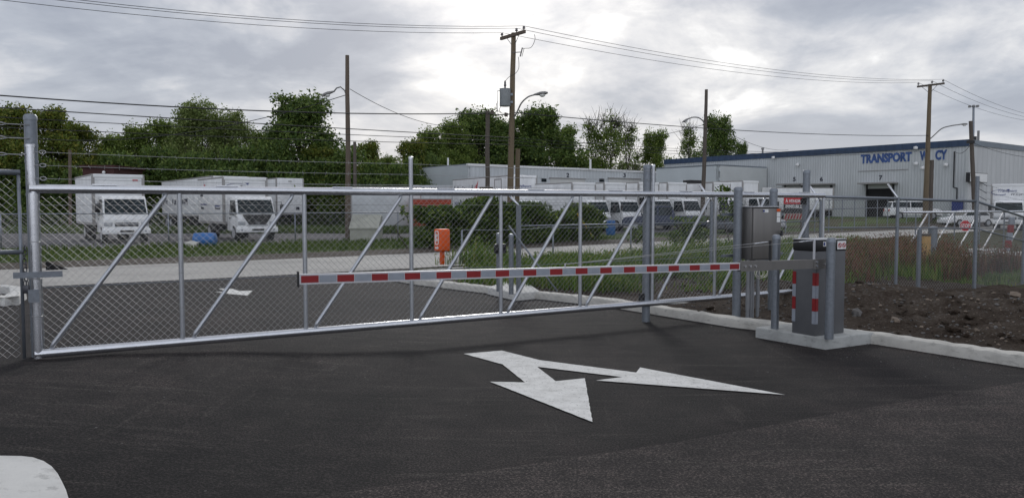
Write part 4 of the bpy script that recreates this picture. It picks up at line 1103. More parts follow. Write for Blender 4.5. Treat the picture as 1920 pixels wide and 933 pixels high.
# dock doors, seen as recesses with canopies
for n, x0, x1, yt in (('5', 1473, 1503, 345), ('6', 1520, 1557, 345), ('7', 1626, 1673, 343)):
    a, b = d_on_wall(x0), d_on_wall(x1); m = (a + b) / 2; zc = z_on_wall(yt, m)
    can = plate(c0, V, b - .5, a + .5, zc - .14, zc + .02, -U, 1.4, 1.38).build('dock_canopy', M_TRIM, big)
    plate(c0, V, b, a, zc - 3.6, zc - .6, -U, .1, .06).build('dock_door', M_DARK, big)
    plate(c0, V, b, a, zc - .6, zc - .15, -U, .1, .09).build('door_header', M_FLATW2, big)
    mb = plate(c0, V, b - .12, b, zc - 3.6, zc - .15, -U, .3, .25); m2 = plate(c0, V, a, a + .12, zc - 3.6, zc - .15, -U, .3, .25); mb.add(m2.v, m2.f); mb.build('dock_bumper', M_BLACKP, big)
    w_ = .34; text_mb(n, c0 + V * (m + w_ / 2) - U * .03 + Z * (zc + .3), -V, Z, w_, .5, .03, .02).build('dock_number', M_NAVY, big)
mb = plate(c0, V, d_on_wall(1705), d_on_wall(1605), 0, .04, -U, .02)
plate(c0, V, d_on_wall(1700), d_on_wall(1607), z_on_wall(322, dA), z_on_wall(322, dA) + .07, -U, .06, .05).build('rail_strip', M_TRIM, big)
for px, py in ((1716, 307), (1729, 315), (1772, 309), (1495, 309), (1715, 278), (1450, 296)):
    d = d_on_wall(px); p = c0 + V * d - U * .28 + Z * z_on_wall(py, d)
    MB().tube([p + U * .3 + Z * .15, p + Z * .12], .04, 6).bbox(-.16, .16, -.16, .16, -.16, .12, .05, Matrix.Translation(p)).build('wall_light', M_WSIGN, big, True, R(40))
d = d_on_wall(1786); e = d_on_wall(1793)
p = c0 - U * .1
MB().tube([p + V * d + Z * 7.2, p + V * d + Z * 3.7, p + V * e + Z * 3.6, p + V * e + Z * 1.2], .06, 8).build('downpipe', M_CABLE, big)
for px, py, h in ((1430, 285, .9),):
    q = at(px, py, 104); MB().tube([Vector((q.x, q.y, 8.0)), Vector((q.x, q.y, 8.3 + h + .3))], .12, 8).tube([Vector((q.x, q.y, 8.3 + h + .3)), Vector((q.x, q.y, 8.3 + h + .55))], .2, 8).build('vent_pipe', M_LAMPBODY, big)
for px, top, Y in ((1834, 245, 80), (1826, 256, 79)):
    q = at(px, 265, Y); zt = at(px, top, Y).z; MB().tube([Vector((q.x, q.y, 8.0)), Vector((q.x, q.y, zt))], .12 if px > 1830 else .25, 8).build('vent_pipe', M_LAMPBODY if px > 1830 else M_BLACKP, big)
sgn = MB().box(c0 + U * 1.3 - V * .34 + Z * (z_on_wall(333, 0)), U * 2.0, V * .17, Z * .46)
s_ = sgn.build('sign_box', M_BLACKP, big); MB().box(c0 + U * 1.3 - V * .525 + Z * z_on_wall(333, 0), U * 1.9, V * .012, Z * .41).build('blank_sign_face', M_WSIGN, s_)
MB().box(c0 - U * .3 + V * .7 + Z * 1.6, V * .42, U * .25, Z * .8).build('blue_cabinet', M_SIGNBLUE, big)
# step-out annex
an = Vector((23.4, 87.4, 0)); az = 6.55
plate(an, U, .0, 9.1, 0, az, -V, .3).build('annex_wall', M_FLATW2, big)
plate(an, V, .0, 9.4, 0, az, -U, .3).build('annex_wall', M_FLATW, big)
mb = MB(); mb.prism([an + Z * (az - .02), an + U * 9.1 + Z * (az - .02), an + U * 9.1 + V * 9.4 + Z * (az - .02), an + V * 9.4 + Z * (az - .02)], (0, 0, -.1), (0, 0, .06)); mb.build('annex_roof', M_FASCIA2, big)

mid = thing('depot_building', 'long low white ribbed building with numbered roller doors behind the trucks', 'building', (-4.67, 82, 0))
m0 = Vector((-4.67, 82, 0)); MZ = 6.26
plate(m0, U, 0, 34, 0, MZ, -V, .3).build('front_wall', M_SIDE_U2, mid)
plate(m0, V, .0, 10.8, 0, MZ, -U, .3, .002).build('end_wall', M_FLATW, mid)
mb = MB(); mb.prism([m0 + Z * MZ, m0 + U * 34 + Z * MZ, m0 + U * 34 + V * 10.8 + Z * MZ, m0 + V * 10.8 + Z * MZ], (0, 0, .0), (0, 0, .1)); mb.build('roof', M_FASCIA2, mid)
plate(m0, U, -.1, 34, MZ - .12, MZ + .12, -V, .3, .1).build('eave_strip', M_WSIGN, mid)
def u_on_mid(px): k = (px - 960) / F; return (-4.67 - 82 * k) / (.6 * k - .8)
for n, x0, x1 in (('2', 1031, 1096), ('3', 1140, 1199)):
    a, b = u_on_mid(x0), u_on_mid(x1); Yq = 82 + .6 * (a + b) / 2; zt = CAMH + (HOR - 336) * Yq / F
    plate(m0, U, a, b, .2, zt, -V, .1, .05).build('roller_door', M_DOORW, mid); plate(m0, U, a - .12, b + .12, zt, zt + .14, -V, .16, .12).build('door_lintel', M_TRIM, mid)
    m_ = (a + b) / 2; text_mb(n, m0 + U * (m_ - .2) - V * .03 + Z * (zt + .22), U, Z, .4, .5, .03, .02).build('door_number', M_NAVY, mid)
for x0, x1 in ((1015, 1024), (1123, 1132)):
    a, b = u_on_mid(x0), u_on_mid(x1); Yq = 82 + .6 * a; plate(m0, U, a, b, CAMH + (HOR - 341) * Yq / F, CAMH + (HOR - 335) * Yq / F, -V, .1, .05).build('window', M_GLASS, mid)
q = at(840, 309, 88); MB().tube([Vector((q.x, q.y, MZ)), Vector((q.x, q.y, MZ + 1.1))], .1, 8).build('vent_pipe', M_WSIGN, mid)
q = at(1107, 316, 92); MB().tube([Vector((q.x, q.y, MZ)), Vector((q.x, q.y, MZ + 1.2))], .12, 8).build('vent_pipe', M_WSIGN, mid)
q0, q1 = at(776, 352, 66), at(846, 352, 66)
one(MB().abox(q0.x, q1.x, 66, 69, 0, q0.z + .05).abox(q0.x - .05, q1.x + .05, 65.9, 69.1, q0.z - .02 + .08, q0.z + .22), 'low_annex', M_SIDE_U2, 'low white ribbed shed between the plain white container and the tall truck', 'shed')
q = at(182, 318, 64)
br = thing('red_house', 'dark red gabled house mostly hidden by the trees above the left box truck', 'house', (q.x, 64, 0))
MB().abox(q.x - 1.2, q.x + 1.4, 64, 69, 0, 5.0).build('wall', M_BRICKRED, br); MB().abox(q.x - 1.35, q.x + 1.55, 63.8, 69.2, 5.0, 5.2).build('roof', M_BRICKRED, br)
MB().sphere((q.x + .6, 63.9, 4.6), .14, 8, 6).build('wall_lamp', M_WSIGN, br)

# sale sign beside the dock
q0 = at(1470, 373, 57); q1 = at(1506, 400, 57)
ss = thing('sale_sign', 'black and red for sale sign board with white lettering near the dock doors', 'sign', (q0.x, 57, hz(q0.x, 57)))
zz = q0.z; w = q1.x - q0.x
MB().abox(q0.x, q1.x, 57, 57.08, zz - .37, zz + .12).build('red_panel', M_SIGNRED, ss); MB().abox(q0.x, q1.x, 57.001, 57.081, zz - 1.4, zz - .375).build('black_panel', M_BLACKP, ss)
text_mb('À VENDRE', (q0.x + .1, 56.98, zz - .26), (1, 0, 0), (0, 0, 1), w - .2, .29, .02, .02).build('lettering', M_WSIGN, ss)
text_mb('IMMEUBLE', (q0.x + .12, 56.98, zz - .68), (1, 0, 0), (0, 0, 1), w - .24, .25, .02, .02).build('lettering', M_WSIGN, ss)
for x in (q0.x + .1, q1.x - .1): MB().abox(x - .05, x + .05, 57.09, 57.19, hz(x, 57) - .1, zz + .1).build('sign_post', M_WOODGREY, ss)

# second sliding gate across the street side, with a stop sign
q0 = Vector((at(1692, 440, 26.5).x, 26.5, 0)); g2 = thing('sliding_gate', 'second far sliding gate with white diagonal braces and a stop sign, behind the right fence', 'gate', q0)
E = Vector((.96, .28, 0)).normalized()
def e2(s, z): p = q0 + E * s; return Vector((p.x, p.y, z))
MB().tube([e2(0, 1.5), e2(9, 1.55)], .04, 8).build('top_rail', M_ALU, g2, True); MB().tube([e2(1, -.02), e2(9, -.02)], .04, 8).build('bottom_rail', M_ALU, g2, True)
for k in range(8): MB().tube([e2(k * 1.12 + (.55 if k < 1 else 0), .0), e2(k * 1.12 + (.55 if k < 1 else 0), 1.5)], .022, 8).build('upright', M_GALV, g2)
for k in range(7): MB().tube([e2(k * 1.12 + .08, .03), e2((k + 1) * 1.12 - .05, 1.48)], .024, 8).build('diagonal_brace', M_BOOM, g2)
MB().tube([e2(.5, .9), e2(9, .92)], .012, 6).build('middle_rail', M_GALV, g2)
c = at(1810, 423, 26.4); c.z = at(1810, 423, 26.4).z
st = thing('stop_sign', 'red octagonal stop sign hung on the far sliding gate', 'sign', c)
def octo(r): return [c + Vector((r * math.cos(R(22.5 + 45 * i)), 0, r * math.sin(R(22.5 + 45 * i)))) for i in range(8)]
MB().prism(octo(.205), (0, 0, 0), (0, .012, 0)).build('border', M_WSIGN, st); MB().prism(octo(.19), (0, -.004, 0), (0, -.001, 0)).build('face', M_SIGNRED, st)
text_mb('STOP', c + Vector((-.145, -.007, -.065)), (1, 0, 0), (0, 0, 1), .29, .13, .004, .02).build('lettering', M_WSIGN, st)
# tan sleeve post and neighbours
q = gp(1734, 505, 0); 
t = thing('marker_post', 'tan sleeved marker post with a dark top behind the right fence', 'post', q); top = CAMH - (438 - HOR) * q.y / F
MB().tube([q, Vector((q.x, q.y, top - .06))], .125, 14).build('sleeve', M_TAN, t, True, R(40)); MB().tube([Vector((q.x, q.y, top - .06)), Vector((q.x, q.y, top))], .135, 14).build('cap', M_WOODGREY, t, True, R(40))
q2 = gp(1748, 500, 0)
o = one(MB().tube([(0, 0, 0), (0, 0, 1.12)], .11, 12).tube([(0, 0, 1.12), (0, 0, 1.15)], [.11, .03], 12), 'bollard', M_GALV, 'grey steel bollard just right of the tan marker post', 'bollard', smooth=True, auto=R(40)); o.location = q2
q3 = gp(1721, 545, .1)
o = one(MB().tube([(0, 0, 0), (0, 0, 1.15)], .04, 10).tube([(0, 0, 1.15), (0, 0, 1.18)], [.045, .01], 10), 'fence_post', M_GALV, 'grey pipe post just left of the tan marker post', 'post', smooth=True, auto=R(40)); o.location = q3
for px, py, w, lab, strp in ((1852, 481, 1.3, 'white parking block behind the fence right of the last tall fence post', False), (1904, 488, 1.7, 'white and red parking block at the right edge behind the fence', True)):
    q = gp(px, py, 0); mb = MB().bbox(-w / 2, w / 2, -.15, .15, 0, .28, .07, None, 3); o = one(mb, 'parking_block', M_PADW, lab, 'parking block', smooth=True, auto=R(40)); o.location = q; o.rotation_euler = (0, 0, .1)
    if strp: MB().abox(-w / 2 + .1, .3, -.158, -.148, .06, .16).build('red_stripe', M_RED, o)
q = gp(1888, 482, 0); t = thing('far_barrier', 'red and white striped post of a distant barrier at the right edge', 'barrier', q)
for i in range(5): MB().bbox(q.x - .09 + i * .03, q.x + .09 + i * .03, q.y - .05, q.y + .05, .05 + i * .26, .05 + (i + 1) * .26 - .005, .02).build('band', M_RED if i % 2 else M_SILVER, t)

# low guard rail along the far side at the right
gf = thing('guard_rail', 'grey pipe guard rail along the lawn in front of the dock doors', 'rail', (at(1530, 400, 56).x, 56, 0))
a = Vector((at(1528, 400, 52).x, 52, hz(19, 52))); b = Vector((at(1700, 400, 66).x, 66, .3))
for z in (1.55, 2.2): MB().tube([a + Z * z, b + Z * (z - .1)], .035, 6).build('rail', M_GALV, gf)
for i in range(9): q = a.lerp(b, i / 8); MB().tube([q - Z * .1, q + Z * 2.2], .035, 6).build('rail_post', M_GALV, gf)
# red and white road works panel
q0 = at(1471, 407, 50); mb = MB()
bd = thing('striped_barricade', 'red and white striped barricade board near the for sale sign', 'barricade', (q0.x, 50, 0))
for i in range(7): 
    x = q0.x + i * .19; MB().prism([(x, 50, q0.z - .12), (x + .1, 50, q0.z - .12), (x + .2, 50, q0.z + .22), (x + .1, 50, q0.z + .22)], (0, 0, 0), (0, .03, 0)).build('stripe', M_RED, bd)
MB().abox(q0.x - .02, q0.x + 1.4, 50.031, 50.06, q0.z - .14, q0.z + .24).build('board', M_CREAM, bd)
for x in (q0.x + .1, q0.x + 1.2): MB().abox(x - .03, x + .03, 50.061, 50.1, -.05, q0.z + .2).build('stand', M_GALV, bd)

# ================================================================ poles
def lamp_arm(t, pts, head_dir, r=.035):
    a = MB().tube(pts, r, 8).build('lamp_arm', M_LAMPBODY, t, True)
    e = Vector(pts[-1]); d = Vector(head_dir).normalized(); s = d.cross(Z).normalized(); u = s.cross(d)
    secs = [(-.05, .045, .04), (.08, .09, .07), (.30, .16, .11), (.5, .15, .10), (.62, .07, .05)]
    mb = MB(); n = 12
    for x, wy, wz in secs:
        for k in range(n):
            an_ = 2 * math.pi * k / n; z = math.sin(an_) * wz; z = z * (.55 if z < 0 else 1)
            mb.v.append(tuple(e + d * x + s * (math.cos(an_) * wy) + u * z))
    for i in range(len(secs) - 1):
        for k in range(n): mb.f.append((i * n + k, i * n + (k + 1) % n, (i + 1) * n + (k + 1) % n, (i + 1) * n + k)); mb.mi.append(0)
    mb.f.append(tuple(range(n))); mb.f.append(tuple((len(secs) - 1) * n + k for k in reversed(range(n)))); mb.mi += [0, 0]
    h = mb.build('lamp_head', M_LAMPBODY, t, True)
    MB().sphere(e + d * .36 - u * .05, .13, 12, 8, (1.1, 1, .8)).build('lens', M_LAMPGLASS, h, True)
def pole(name, label, px_top, py_top, px_base, Y, r0, r1, m, z0=0., group=None, cat='pole'):
    tp = at(px_top, py_top, Y); b = at(px_base, 400, Y); b.z = z0
    t = thing(name, label, cat, b, group)
    n = 10; pts = [b.lerp(tp, i / n) + Vector((noise.noise((px_top, i * .7, 0)) * .03, 0, 0)) for i in range(n + 1)]; pts[0] = b - Z * .3
    MB().tube(pts, [r0 + (r1 - r0) * i / n for i in range(n + 1)], 14).build('shaft', m, t, True, R(40))
    return t, b, tp
def on(b, tp, z): f = (z - b.z) / (tp.z - b.z); return b.lerp(tp, f)
pg = 'wooden street poles'
t1, b1, p1 = pole('lamp_pole', 'tall bare wooden lamp pole with a lamp on its left side, beyond the street', 651.5, 104, 652, 38.8, .15, .095, M_WOOD, 0, pg, 'lamp pole')
q = on(b1, p1, at(652, 186, 38.8).z); e = at(626, 172, 38.6)
lamp_arm(t1, [q, q.lerp(e, .2) + Z * .35, q.lerp(e, .5) + Z * .42, q.lerp(e, .8) + Z * .25, e], (-1, -.15, -.38))
t2, b2, p2 = pole('utility_pole', 'tallest brown utility pole carrying a crossarm, grey transformer and lamp, middle of the photo', 963, 62, 955, 36, .16, .11, M_WOODTAN, 0, pg, 'utility pole')
p2b = p2
ca = p2 - Z * .12
xa, xb_ = ca + V * 1.0 - Vector((0, .14, 0)), ca - V * .85 - Vector((0, .14, 0))
arm_ = MB().box((xa + xb_) / 2, (xa - xb_) / 2, U * .055, Z * .07).build('crossarm', M_WOOD, t2)
ins2 = []
for f in (.05, .66, .96):
    q = xa.lerp(xb_, f) + Z * .07
    MB().tube([q, q + Z * .06, q + Z * .07, q + Z * .11, q + Z * .12, q + Z * .17, q + Z * .2], [.02, .025, .07, .075, .045, .06, .02], 10).build('insulator', M_PORCELAIN, arm_, True); ins2.append(q + Z * .19)
mb = MB().tube([ca + V * .55, ca - Z * .55], .014, 5); mb.tube([ca - V * .45, ca - Z * .55], .014, 5); mb.build('arm_brace', M_GALV, t2)
tc = at(947, 183, 35.8)
tr = MB().tube([tc - Z * .40, tc - Z * .38, tc + Z * .36, tc + Z * .40, tc + Z * .42], [.24, .255, .255, .27, .1], 20).build('transformer', M_TRANSF, t2, True, R(40))
MB().tube([tc + Z * .4, tc + Z * .5, tc + Z * .52, tc + Z * .6, tc + Z * .62, tc + Z * .7, tc + Z * .78], [.04, .04, .06, .06, .045, .05, .02], 10).build('bushing', M_PORCELAIN, tr, True)
MB().box(tc + Vector((.28, .05, .15)), (.08, 0, 0), (0, .03, 0), (0, 0, .05)).box(tc + Vector((.28, .05, -.2)), (.08, 0, 0), (0, .03, 0), (0, 0, .05)).tube([tc + Vector((-.24, -.1, .3)), tc + Vector((-.36, -.1, .28)), tc + Vector((-.36, -.1, -.7))], .02, 6).build('transformer_bracket', M_GALV, tr)
ct = at(977, 98, 35.8); MB().tube([ct + Vector((.06, 0, .2)), ct + Vector((-.04, 0, -.2))], .03, 8).tube([ct + Vector((.14, 0, .17)), ct + Vector((.04, 0, -.2))], .014, 6).tube([ct, ct + Vector((-.4, .1, 0))], .02, 6).build('fuse_cutout', M_PORCELAIN, t2)
def pxs(L, Y): return [at(x, y, Y) for x, y in L]
def curvy(pts, n=6):
    P = [Vector(p) for p in pts]; out = []
    for i in range(len(P) - 1):
        a = P[max(0, i - 1)]; b = P[i]; c = P[i + 1]; d = P[min(len(P) - 1, i + 2)]
        for k in range(n):
            t = k / n; out.append(.5 * ((2 * b) + (c - a) * t + (2 * a - 5 * b + 4 * c - d) * t * t + (3 * b - a - 3 * c + d) * t ** 3))
    out.append(P[-1]); return out
mb = MB()
for L in ([(1002, 65), (1003, 75), (996, 89), (985, 91), (979, 91)], [(972, 107), (973, 120), (972, 130), (965, 139), (955, 144), (948, 152), (947, 158)], [(933, 190), (930, 200), (934, 208), (940, 212), (950, 213)], [(940, 198), (936, 206), (940, 211)], [(976, 210), (985, 213), (995, 215), (985, 218), (972, 222)]):
    mb.tube(curvy(pxs(L, 35.6)), .012, 5)
mb.build('jumper_wire', M_CABLE, t2)
mb = MB()
for px, py in ((923, 211), (949, 215)): mb.box(at(px, py, 35.6), (.08, 0, -.02), (0, .06, 0), (0.01, 0, .08))
mb.build('splice_box', M_WOODGREY, t2)
q = on(b2, p2, at(966, 228, 36).z); lamp_arm(t2, curvy([q, at(970, 209, 35.8), at(978, 193, 35.6), at(990, 182, 35.5), at(1002, 178, 35.4)]), (1, -.15, .12))
t3, b3, p3 = pole('utility_pole', 'dark square topped wooden pole standing left of the tallest utility pole', 914.5, 208, 913, 40, .125, .11, M_WOODGREY, 0, pg, 'utility pole')
MB().box(at(912, 356, 39.8), (.36, 0, 0), (0, .1, 0), (0, 0, .14)).build('junction_box', M_WOODGREY, t3)
t4, b4, p4 = pole('utility_pole', 'short sawn off brown pole stub right beside the tallest utility pole', 971.5, 279, 968, 37, .12, .11, M_WOODTAN, 0, pg, 'utility pole')
t5, b5, p5 = pole('lamp_pole', 'dark wooden lamp pole with a lamp on its left, in front of the warehouse', 1324.5, 168, 1317, 56, .17, .11, M_WOODGREY, 0, pg, 'lamp pole')
q = on(b5, p5, at(1320, 236, 56).z); e = at(1293, 222, 55.8)
lamp_arm(t5, curvy([q, at(1318, 227, 55.9), at(1310, 221, 55.9), at(1300, 220, 55.9), e]), (-1, -.1, -.55), .045)
t6, b6, p6 = pole('utility_pole', 'brown utility pole with a crossarm in front of the warehouse lettering', 1744, 158, 1735, 68, .24, .15, M_WOODTAN, .6, pg, 'utility pole')
ca6 = p6 - Z * .1; ya, yb = ca6 + V * 1.2 - Vector((0, .18, 0)), ca6 - V * 1.1 - Vector((0, .18, 0))
arm6 = MB().box((ya + yb) / 2, (ya - yb) / 2, U * .06, Z * .08).build('crossarm', M_WOODGREY, t6); ins6 = []
for f in (.04, .55, .95):
    q = ya.lerp(yb, f) + Z * .08
    MB().tube([q, q + Z * .1, q + Z * .11, q + Z * .2, q + Z * .22, q + Z * .3], [.025, .03, .09, .095, .05, .03], 10).build('insulator', M_PORCELAIN, arm6, True); ins6.append(q + Z * .28)
mb = MB().tube([ca6 + V * .75, ca6 - Z * .7], .02, 5); mb.tube([ca6 - V * .65, ca6 - Z * .7], .02, 5); mb.build('arm_brace', M_GALV, t6)
q = on(b6, p6, at(1745, 264, 68).z); lamp_arm(t6, curvy([q, at(1752, 253, 67.8), at(1766, 241, 67.6), at(1783, 236, 67.4), at(1800, 233.5, 67.2)]), (1, -.1, .02), .05)
t7, b7, p7 = pole('utility_pole', 'leaning grey wooden pole in front of the blank sign on the warehouse corner', 1820, 227, 1829, 69, .2, .16, M_WOODGREY, .3, pg, 'utility pole')
MB().box(at(1820, 266, 68.7), (.3, 0, 0), (0, .12, 0), (0, 0, .12)).build('cable_clamp', M_CABLE, t7)
t8, b8, p8 = pole('utility_pole', 'dark pole close behind the brown utility pole at the warehouse lettering', 1747.5, 300, 1744, 70.5, .2, .17, M_WOODGREY, .6, pg, 'utility pole')
t9, b9, p9 = pole('light_mast', 'thin distant light mast with a ring of lamps above the warehouse', 1825.5, 200, 1823, 125, .22, .16, M_GALV, 0, None, 'light mast')
mb = MB()
for i in range(6):
    a = i * math.pi / 3; c = p9 + Vector((math.cos(a) * .65, math.sin(a) * .65, .05)); mb.box(c, (.16, 0, 0), (0, .14, 0), (0, 0, .13)); mb.tube([p9, c], .05, 5)
mb.build('lamp_cluster', M_LAMPBODY, t9)
ta, ba, pa = pole('utility_pole', 'thin grey distant pole among the bushes right of the left lamp pole', 665, 266, 666, 66, .16, .13, M_WOODGREY, 0, pg, 'utility pole')
tb, bb, pb = pole('utility_pole', 'thin pale pole in front of the dark trees near the left edge', 131, 281, 131, 60, .13, .11, M_WOOD, 0, pg, 'utility pole')
# ---------------------------------------------------------------- cables
cg = 'overhead cables'
def cable(pts, r, label): one(MB().tube(pts, r, 5), 'overhead_cable', M_CABLE, label, 'cable', cg)
def sagc(a, b, s, n=28): return [Vector(a).lerp(Vector(b), i / n) - Z * (4 * s * (i / n) * (1 - i / n)) for i in range(n + 1)]
for i, (k, nm) in enumerate(zip(ins2, ('left', 'middle', 'right'))):
    f = k - U * 46; f.z = k.z + .2; cable(sagc(k, f, 1.75 + .05 * i), .010, f'thin high power line running left from the {nm} insulator of the tallest pole')
    cable(sagc(k, ins6[i], .75), .011, f'thin high power line between the {nm} insulators of the two crossarm poles')
    f = ins6[i] + U * 50; f.z = ins6[i].z + .6; cable(sagc(ins6[i], f, 2.0), .013, f'thin high power line leaving the right crossarm pole from its {nm} insulator')
k = p3 - Z * .12; f = k - U * 42; f.z = 6.7; cable(sagc(k, f, 1.0), .026, 'thick dark bundled cable sagging left from the square topped pole')
k2 = at(957, 214, 35.9); cable(sagc(k, k2, .05, 6), .026, 'short thick cable from the square topped pole to the tallest pole')
e6 = at(1741, 254, 67.9); cable(sagc(at(962, 211, 35.9), e6, .35), .022, 'thick cable running right from the transformer height to the right crossarm pole')
for py, z2, dz, lab in ((258, 4.75, 0, 'upper'), (264, 4.5, .1, 'middle'), (271, 4.25, .2, 'lower')):
    k = at(957, py, 35.9); f = k - U * 40; f.z = z2 + .1; cable(sagc(k, f, .12 + dz), .013 if lab != 'upper' else .018, f'{lab} one of the low communication cables running left behind the left lamp pole')
    m = on(b6, p6, 6.9 - dz); cable(sagc(k, m, .5), .012, f'{lab} one of the low communication cables running right behind the right lamp pole')
k = at(649, 178, 38.8); cable(sagc(k, at(-40, 247, 48), 1.25), .02, 'dark cable dropping left from the left lamp pole towards the trees')
k = at(656, 167, 38.8); cable(sagc(k, at(866, 237, 56), .55), .016, 'dark cable dropping right from the left lamp pole to the trees')
k = at(1319, 234, 56); cable(sagc(k, at(1085, 268, 60), .35), .018, 'dark cable dropping left from the right lamp pole')
k = at(1327, 226, 56); cable(sagc(k, at(1478, 281, 96), .7), .018, 'dark cable dropping right from the right lamp pole to the warehouse roof')
k = at(1822, 267, 68.8); cable(sagc(k, at(1790, 284, 74), .5), .022, 'thick black cable looping from the leaning pole to the warehouse wall')
k = at(1822, 267, 68.8); cable(sagc(k, at(1990, 296, 72), .5), .018, 'dark cable running right from the leaning pole past the warehouse end wall')
# ================================================================ vegetation
def leaf(mb, c, s, nrm=None):
    d = Vector((random.gauss(0, 1), random.gauss(0, 1), random.gauss(0, 1)))
    d = d.normalized() if d.length > 1e-6 else Z.copy(); e = d.orthogonal().normalized(); f = d.cross(e)
    a = random.uniform(0, 6.28); e, f = e * math.cos(a) + f * math.sin(a), f * math.cos(a) - e * math.sin(a)
    o = len(mb.v); c = Vector(c)
    mb.v += [tuple(c - e * s), tuple(c + f * s * .48 + d * s * .12), tuple(c + e * s), tuple(c - f * s * .48 + d * s * .12)]
    mb.f.append((o, o + 1, o + 2, o + 3)); mb.mi.append(0)
def make_tree(seed, H, W, nclump, nleaf, ls, lm, base=.25, spiky=0., name='tree', trunk_r=None, low=.0, clump_r=.12, bare=0):
    """trunk with limbs to clump centres; leaves spread in uneven clumps through the crown"""
    rnd = random.Random(seed); random.seed(seed)
    t = thing(name, '', 'tree', (0, 0, 0), None)
    lean = Vector((rnd.uniform(-.05, .05), rnd.uniform(-.05, .05), 0)) * H
    r0 = trunk_r or H * .018
    trunk = MB(); top = lean + Z * H * .8
    tp = [Vector((0, 0, -.3))] + [lean * (f ** 1.5) + Z * (H * .8 * f) + Vector((rnd.uniform(-1, 1), rnd.uniform(-1, 1), 0)) * H * .012 for f in (.12, .28, .45, .62, .8, 1)]
    trunk.tube(tp, [r0 * 1.25, r0, r0 * .85, r0 * .68, r0 * .5, r0 * .33, r0 * .12], 7)
    crown = MB()
    phase = [rnd.uniform(0, 6.3) for _ in range(4)]
    for k in range(nclump):
        f = low + (1 - low) * (rnd.random() ** .85); a = rnd.uniform(0, 6.283)
        # outline: widest low-middle, wavy with angle
        prof = (math.sin(min(1, f * 1.15 + .12) * math.pi * .93) ** .7)
        wob = 1 + .28 * math.sin(2 * a + phase[0] + f * 4) + .18 * math.sin(3 * a + phase[1] - f * 7)
        rad = W * .5 * prof * wob * math.sqrt(rnd.uniform(.12, 1))
        z = H * (base + (1 - base) * f * .97); c = Vector((math.cos(a) * rad, math.sin(a) * rad, z)) + lean * f
        if k % 2 == 0:
            s = tp[min(5, 1 + int(f * 4))]; m = s.lerp(c, .5) - Z * H * .02 + Vector((rnd.uniform(-1, 1), rnd.uniform(-1, 1), 0)) * .25
            rr = r0 * (.34 - .2 * f); trunk.tube([s, m, c], [rr, rr * .6, rr * .2], 5)
        if rnd.random() < bare:
            for q in range(7):
                d = Vector((rnd.gauss(0, .6), rnd.gauss(0, .6), rnd.uniform(.4, 1.6))); trunk.tube([c, c + d * .6 + Vector((rnd.gauss(0, .1), 0, 0)), c + d * 1.1], [.03, .02, .008], 3)
            continue
        cr = H * clump_r * rnd.uniform(.55, 1.15)
        for j in range(int(nleaf * rnd.uniform(.5, 1.3))):
            v = Vector((rnd.gauss(0, 1), rnd.gauss(0, 1), rnd.gauss(0, .62) * (1 + spiky)))
            v = v.normalized() * cr * (rnd.random() ** .45 if rnd.random() < .85 else rnd.uniform(.9, 1.25))
            leaf(crown, c + v, ls * rnd.uniform(.6, 1.3))
    trunk.build('trunk', M_BARK, t, True); crown.build('crown', lm, t)
    return t
# prototypes are themselves the first tree of their kind
PROT = {}
def put_tree(kind, px, top, wpx, Y, label, rz=None, z0=0.):
    H = (CAMH + (HOR - top) * Y / F - z0) * 1.05; Wd = wpx * Y / F; p = at(px, 400, Y); rz = random.Random(px).uniform(0, 6.3) if rz is None else rz
    loc = (p.x, p.y, z0)
    if kind not in PROT:
        s, h0, w0, nc, nl, ls, lm, kw = KIND[kind]
        PROT[kind] = make_tree(s, h0, w0, nc, nl, ls, lm, **kw); o = PROT[kind]; first = True
        o.location = loc; o.rotation_euler = (0, 0, rz); o['label'] = label
    else:
        o = copy_tree(PROT[kind], loc, rz, label)
    s, h0, w0 = KIND[kind][:3]; o.scale = (Wd / w0, Wd / w0, H / (h0 * 1.0)); o['group'] = GRP
    return o
KIND = {
    'dense': (11, 10, 7, 150, 165, .13, M_LEAFDK, dict(base=.12, clump_r=.095)),
    'green': (12, 9, 7, 140, 160, .125, M_LEAF, dict(base=.08, clump_r=.09)),
    'olive': (13, 9, 7, 140, 155, .125, M_LEAFOL, dict(base=.06, clump_r=.09)),
    'willow': (14, 9.5, 7, 190, 150, .10, M_LEAFWIL, dict(base=.08, clump_r=.075, spiky=.5)),
    'sparse': (15, 9, 5.5, 60, 130, .12, M_LEAF, dict(base=.12, clump_r=.10, bare=.3)),
    'bush': (16, 4, 6, 50, 200, .12, M_LEAFDK, dict(base=.02, clump_r=.2, low=0.)),
}
GRP = 'trees behind the gravel lot'
for kind, px, top, w, Y, lab in (
    ('olive', 12, 207, 189, 72, 'yellowish olive tree cut off by the left edge of the photo'),
    ('olive', 98, 213, 174, 74, 'yellow green tree just right of the tall latch post'),
    ('olive', 150, 238, 137, 78, 'lower olive tree above the left box truck'),
    ('green', 212, 262, 123, 82, 'small green tree in the dip of the left tree row'),
    ('green', 262, 246, 131, 80, 'green tree right of the dip in the left tree row'),
    ('green', 318, 236, 145, 84, 'green tree left of the tall feathery willow'),
    ('willow', 374, 206, 174, 78, 'tall feathery willow in the middle of the left tree row'),
    ('willow', 440, 222, 160, 79, 'feathery willow right of the tallest one in the left row'),
    ('green', 492, 256, 131, 82, 'lower green tree between the willows and the big dense tree'),
    ('dense', 562, 193, 218, 74, 'big dense dark tree left of the bare lamp pole, highest of the left row'),
    ('olive', 603, 282, 137, 72, 'yellow green small tree under the right side of the big dense tree'),
    ('green', 640, 290, 116, 78, 'small green tree directly behind the left lamp pole'),
    ('olive', 690, 272, 116, 82, 'thin yellow green tree right of the left lamp pole'),
    ('green', 728, 300, 87, 84, 'lowest green tree at the right end of the left row')):
    put_tree(kind, px, top, w, Y, lab)
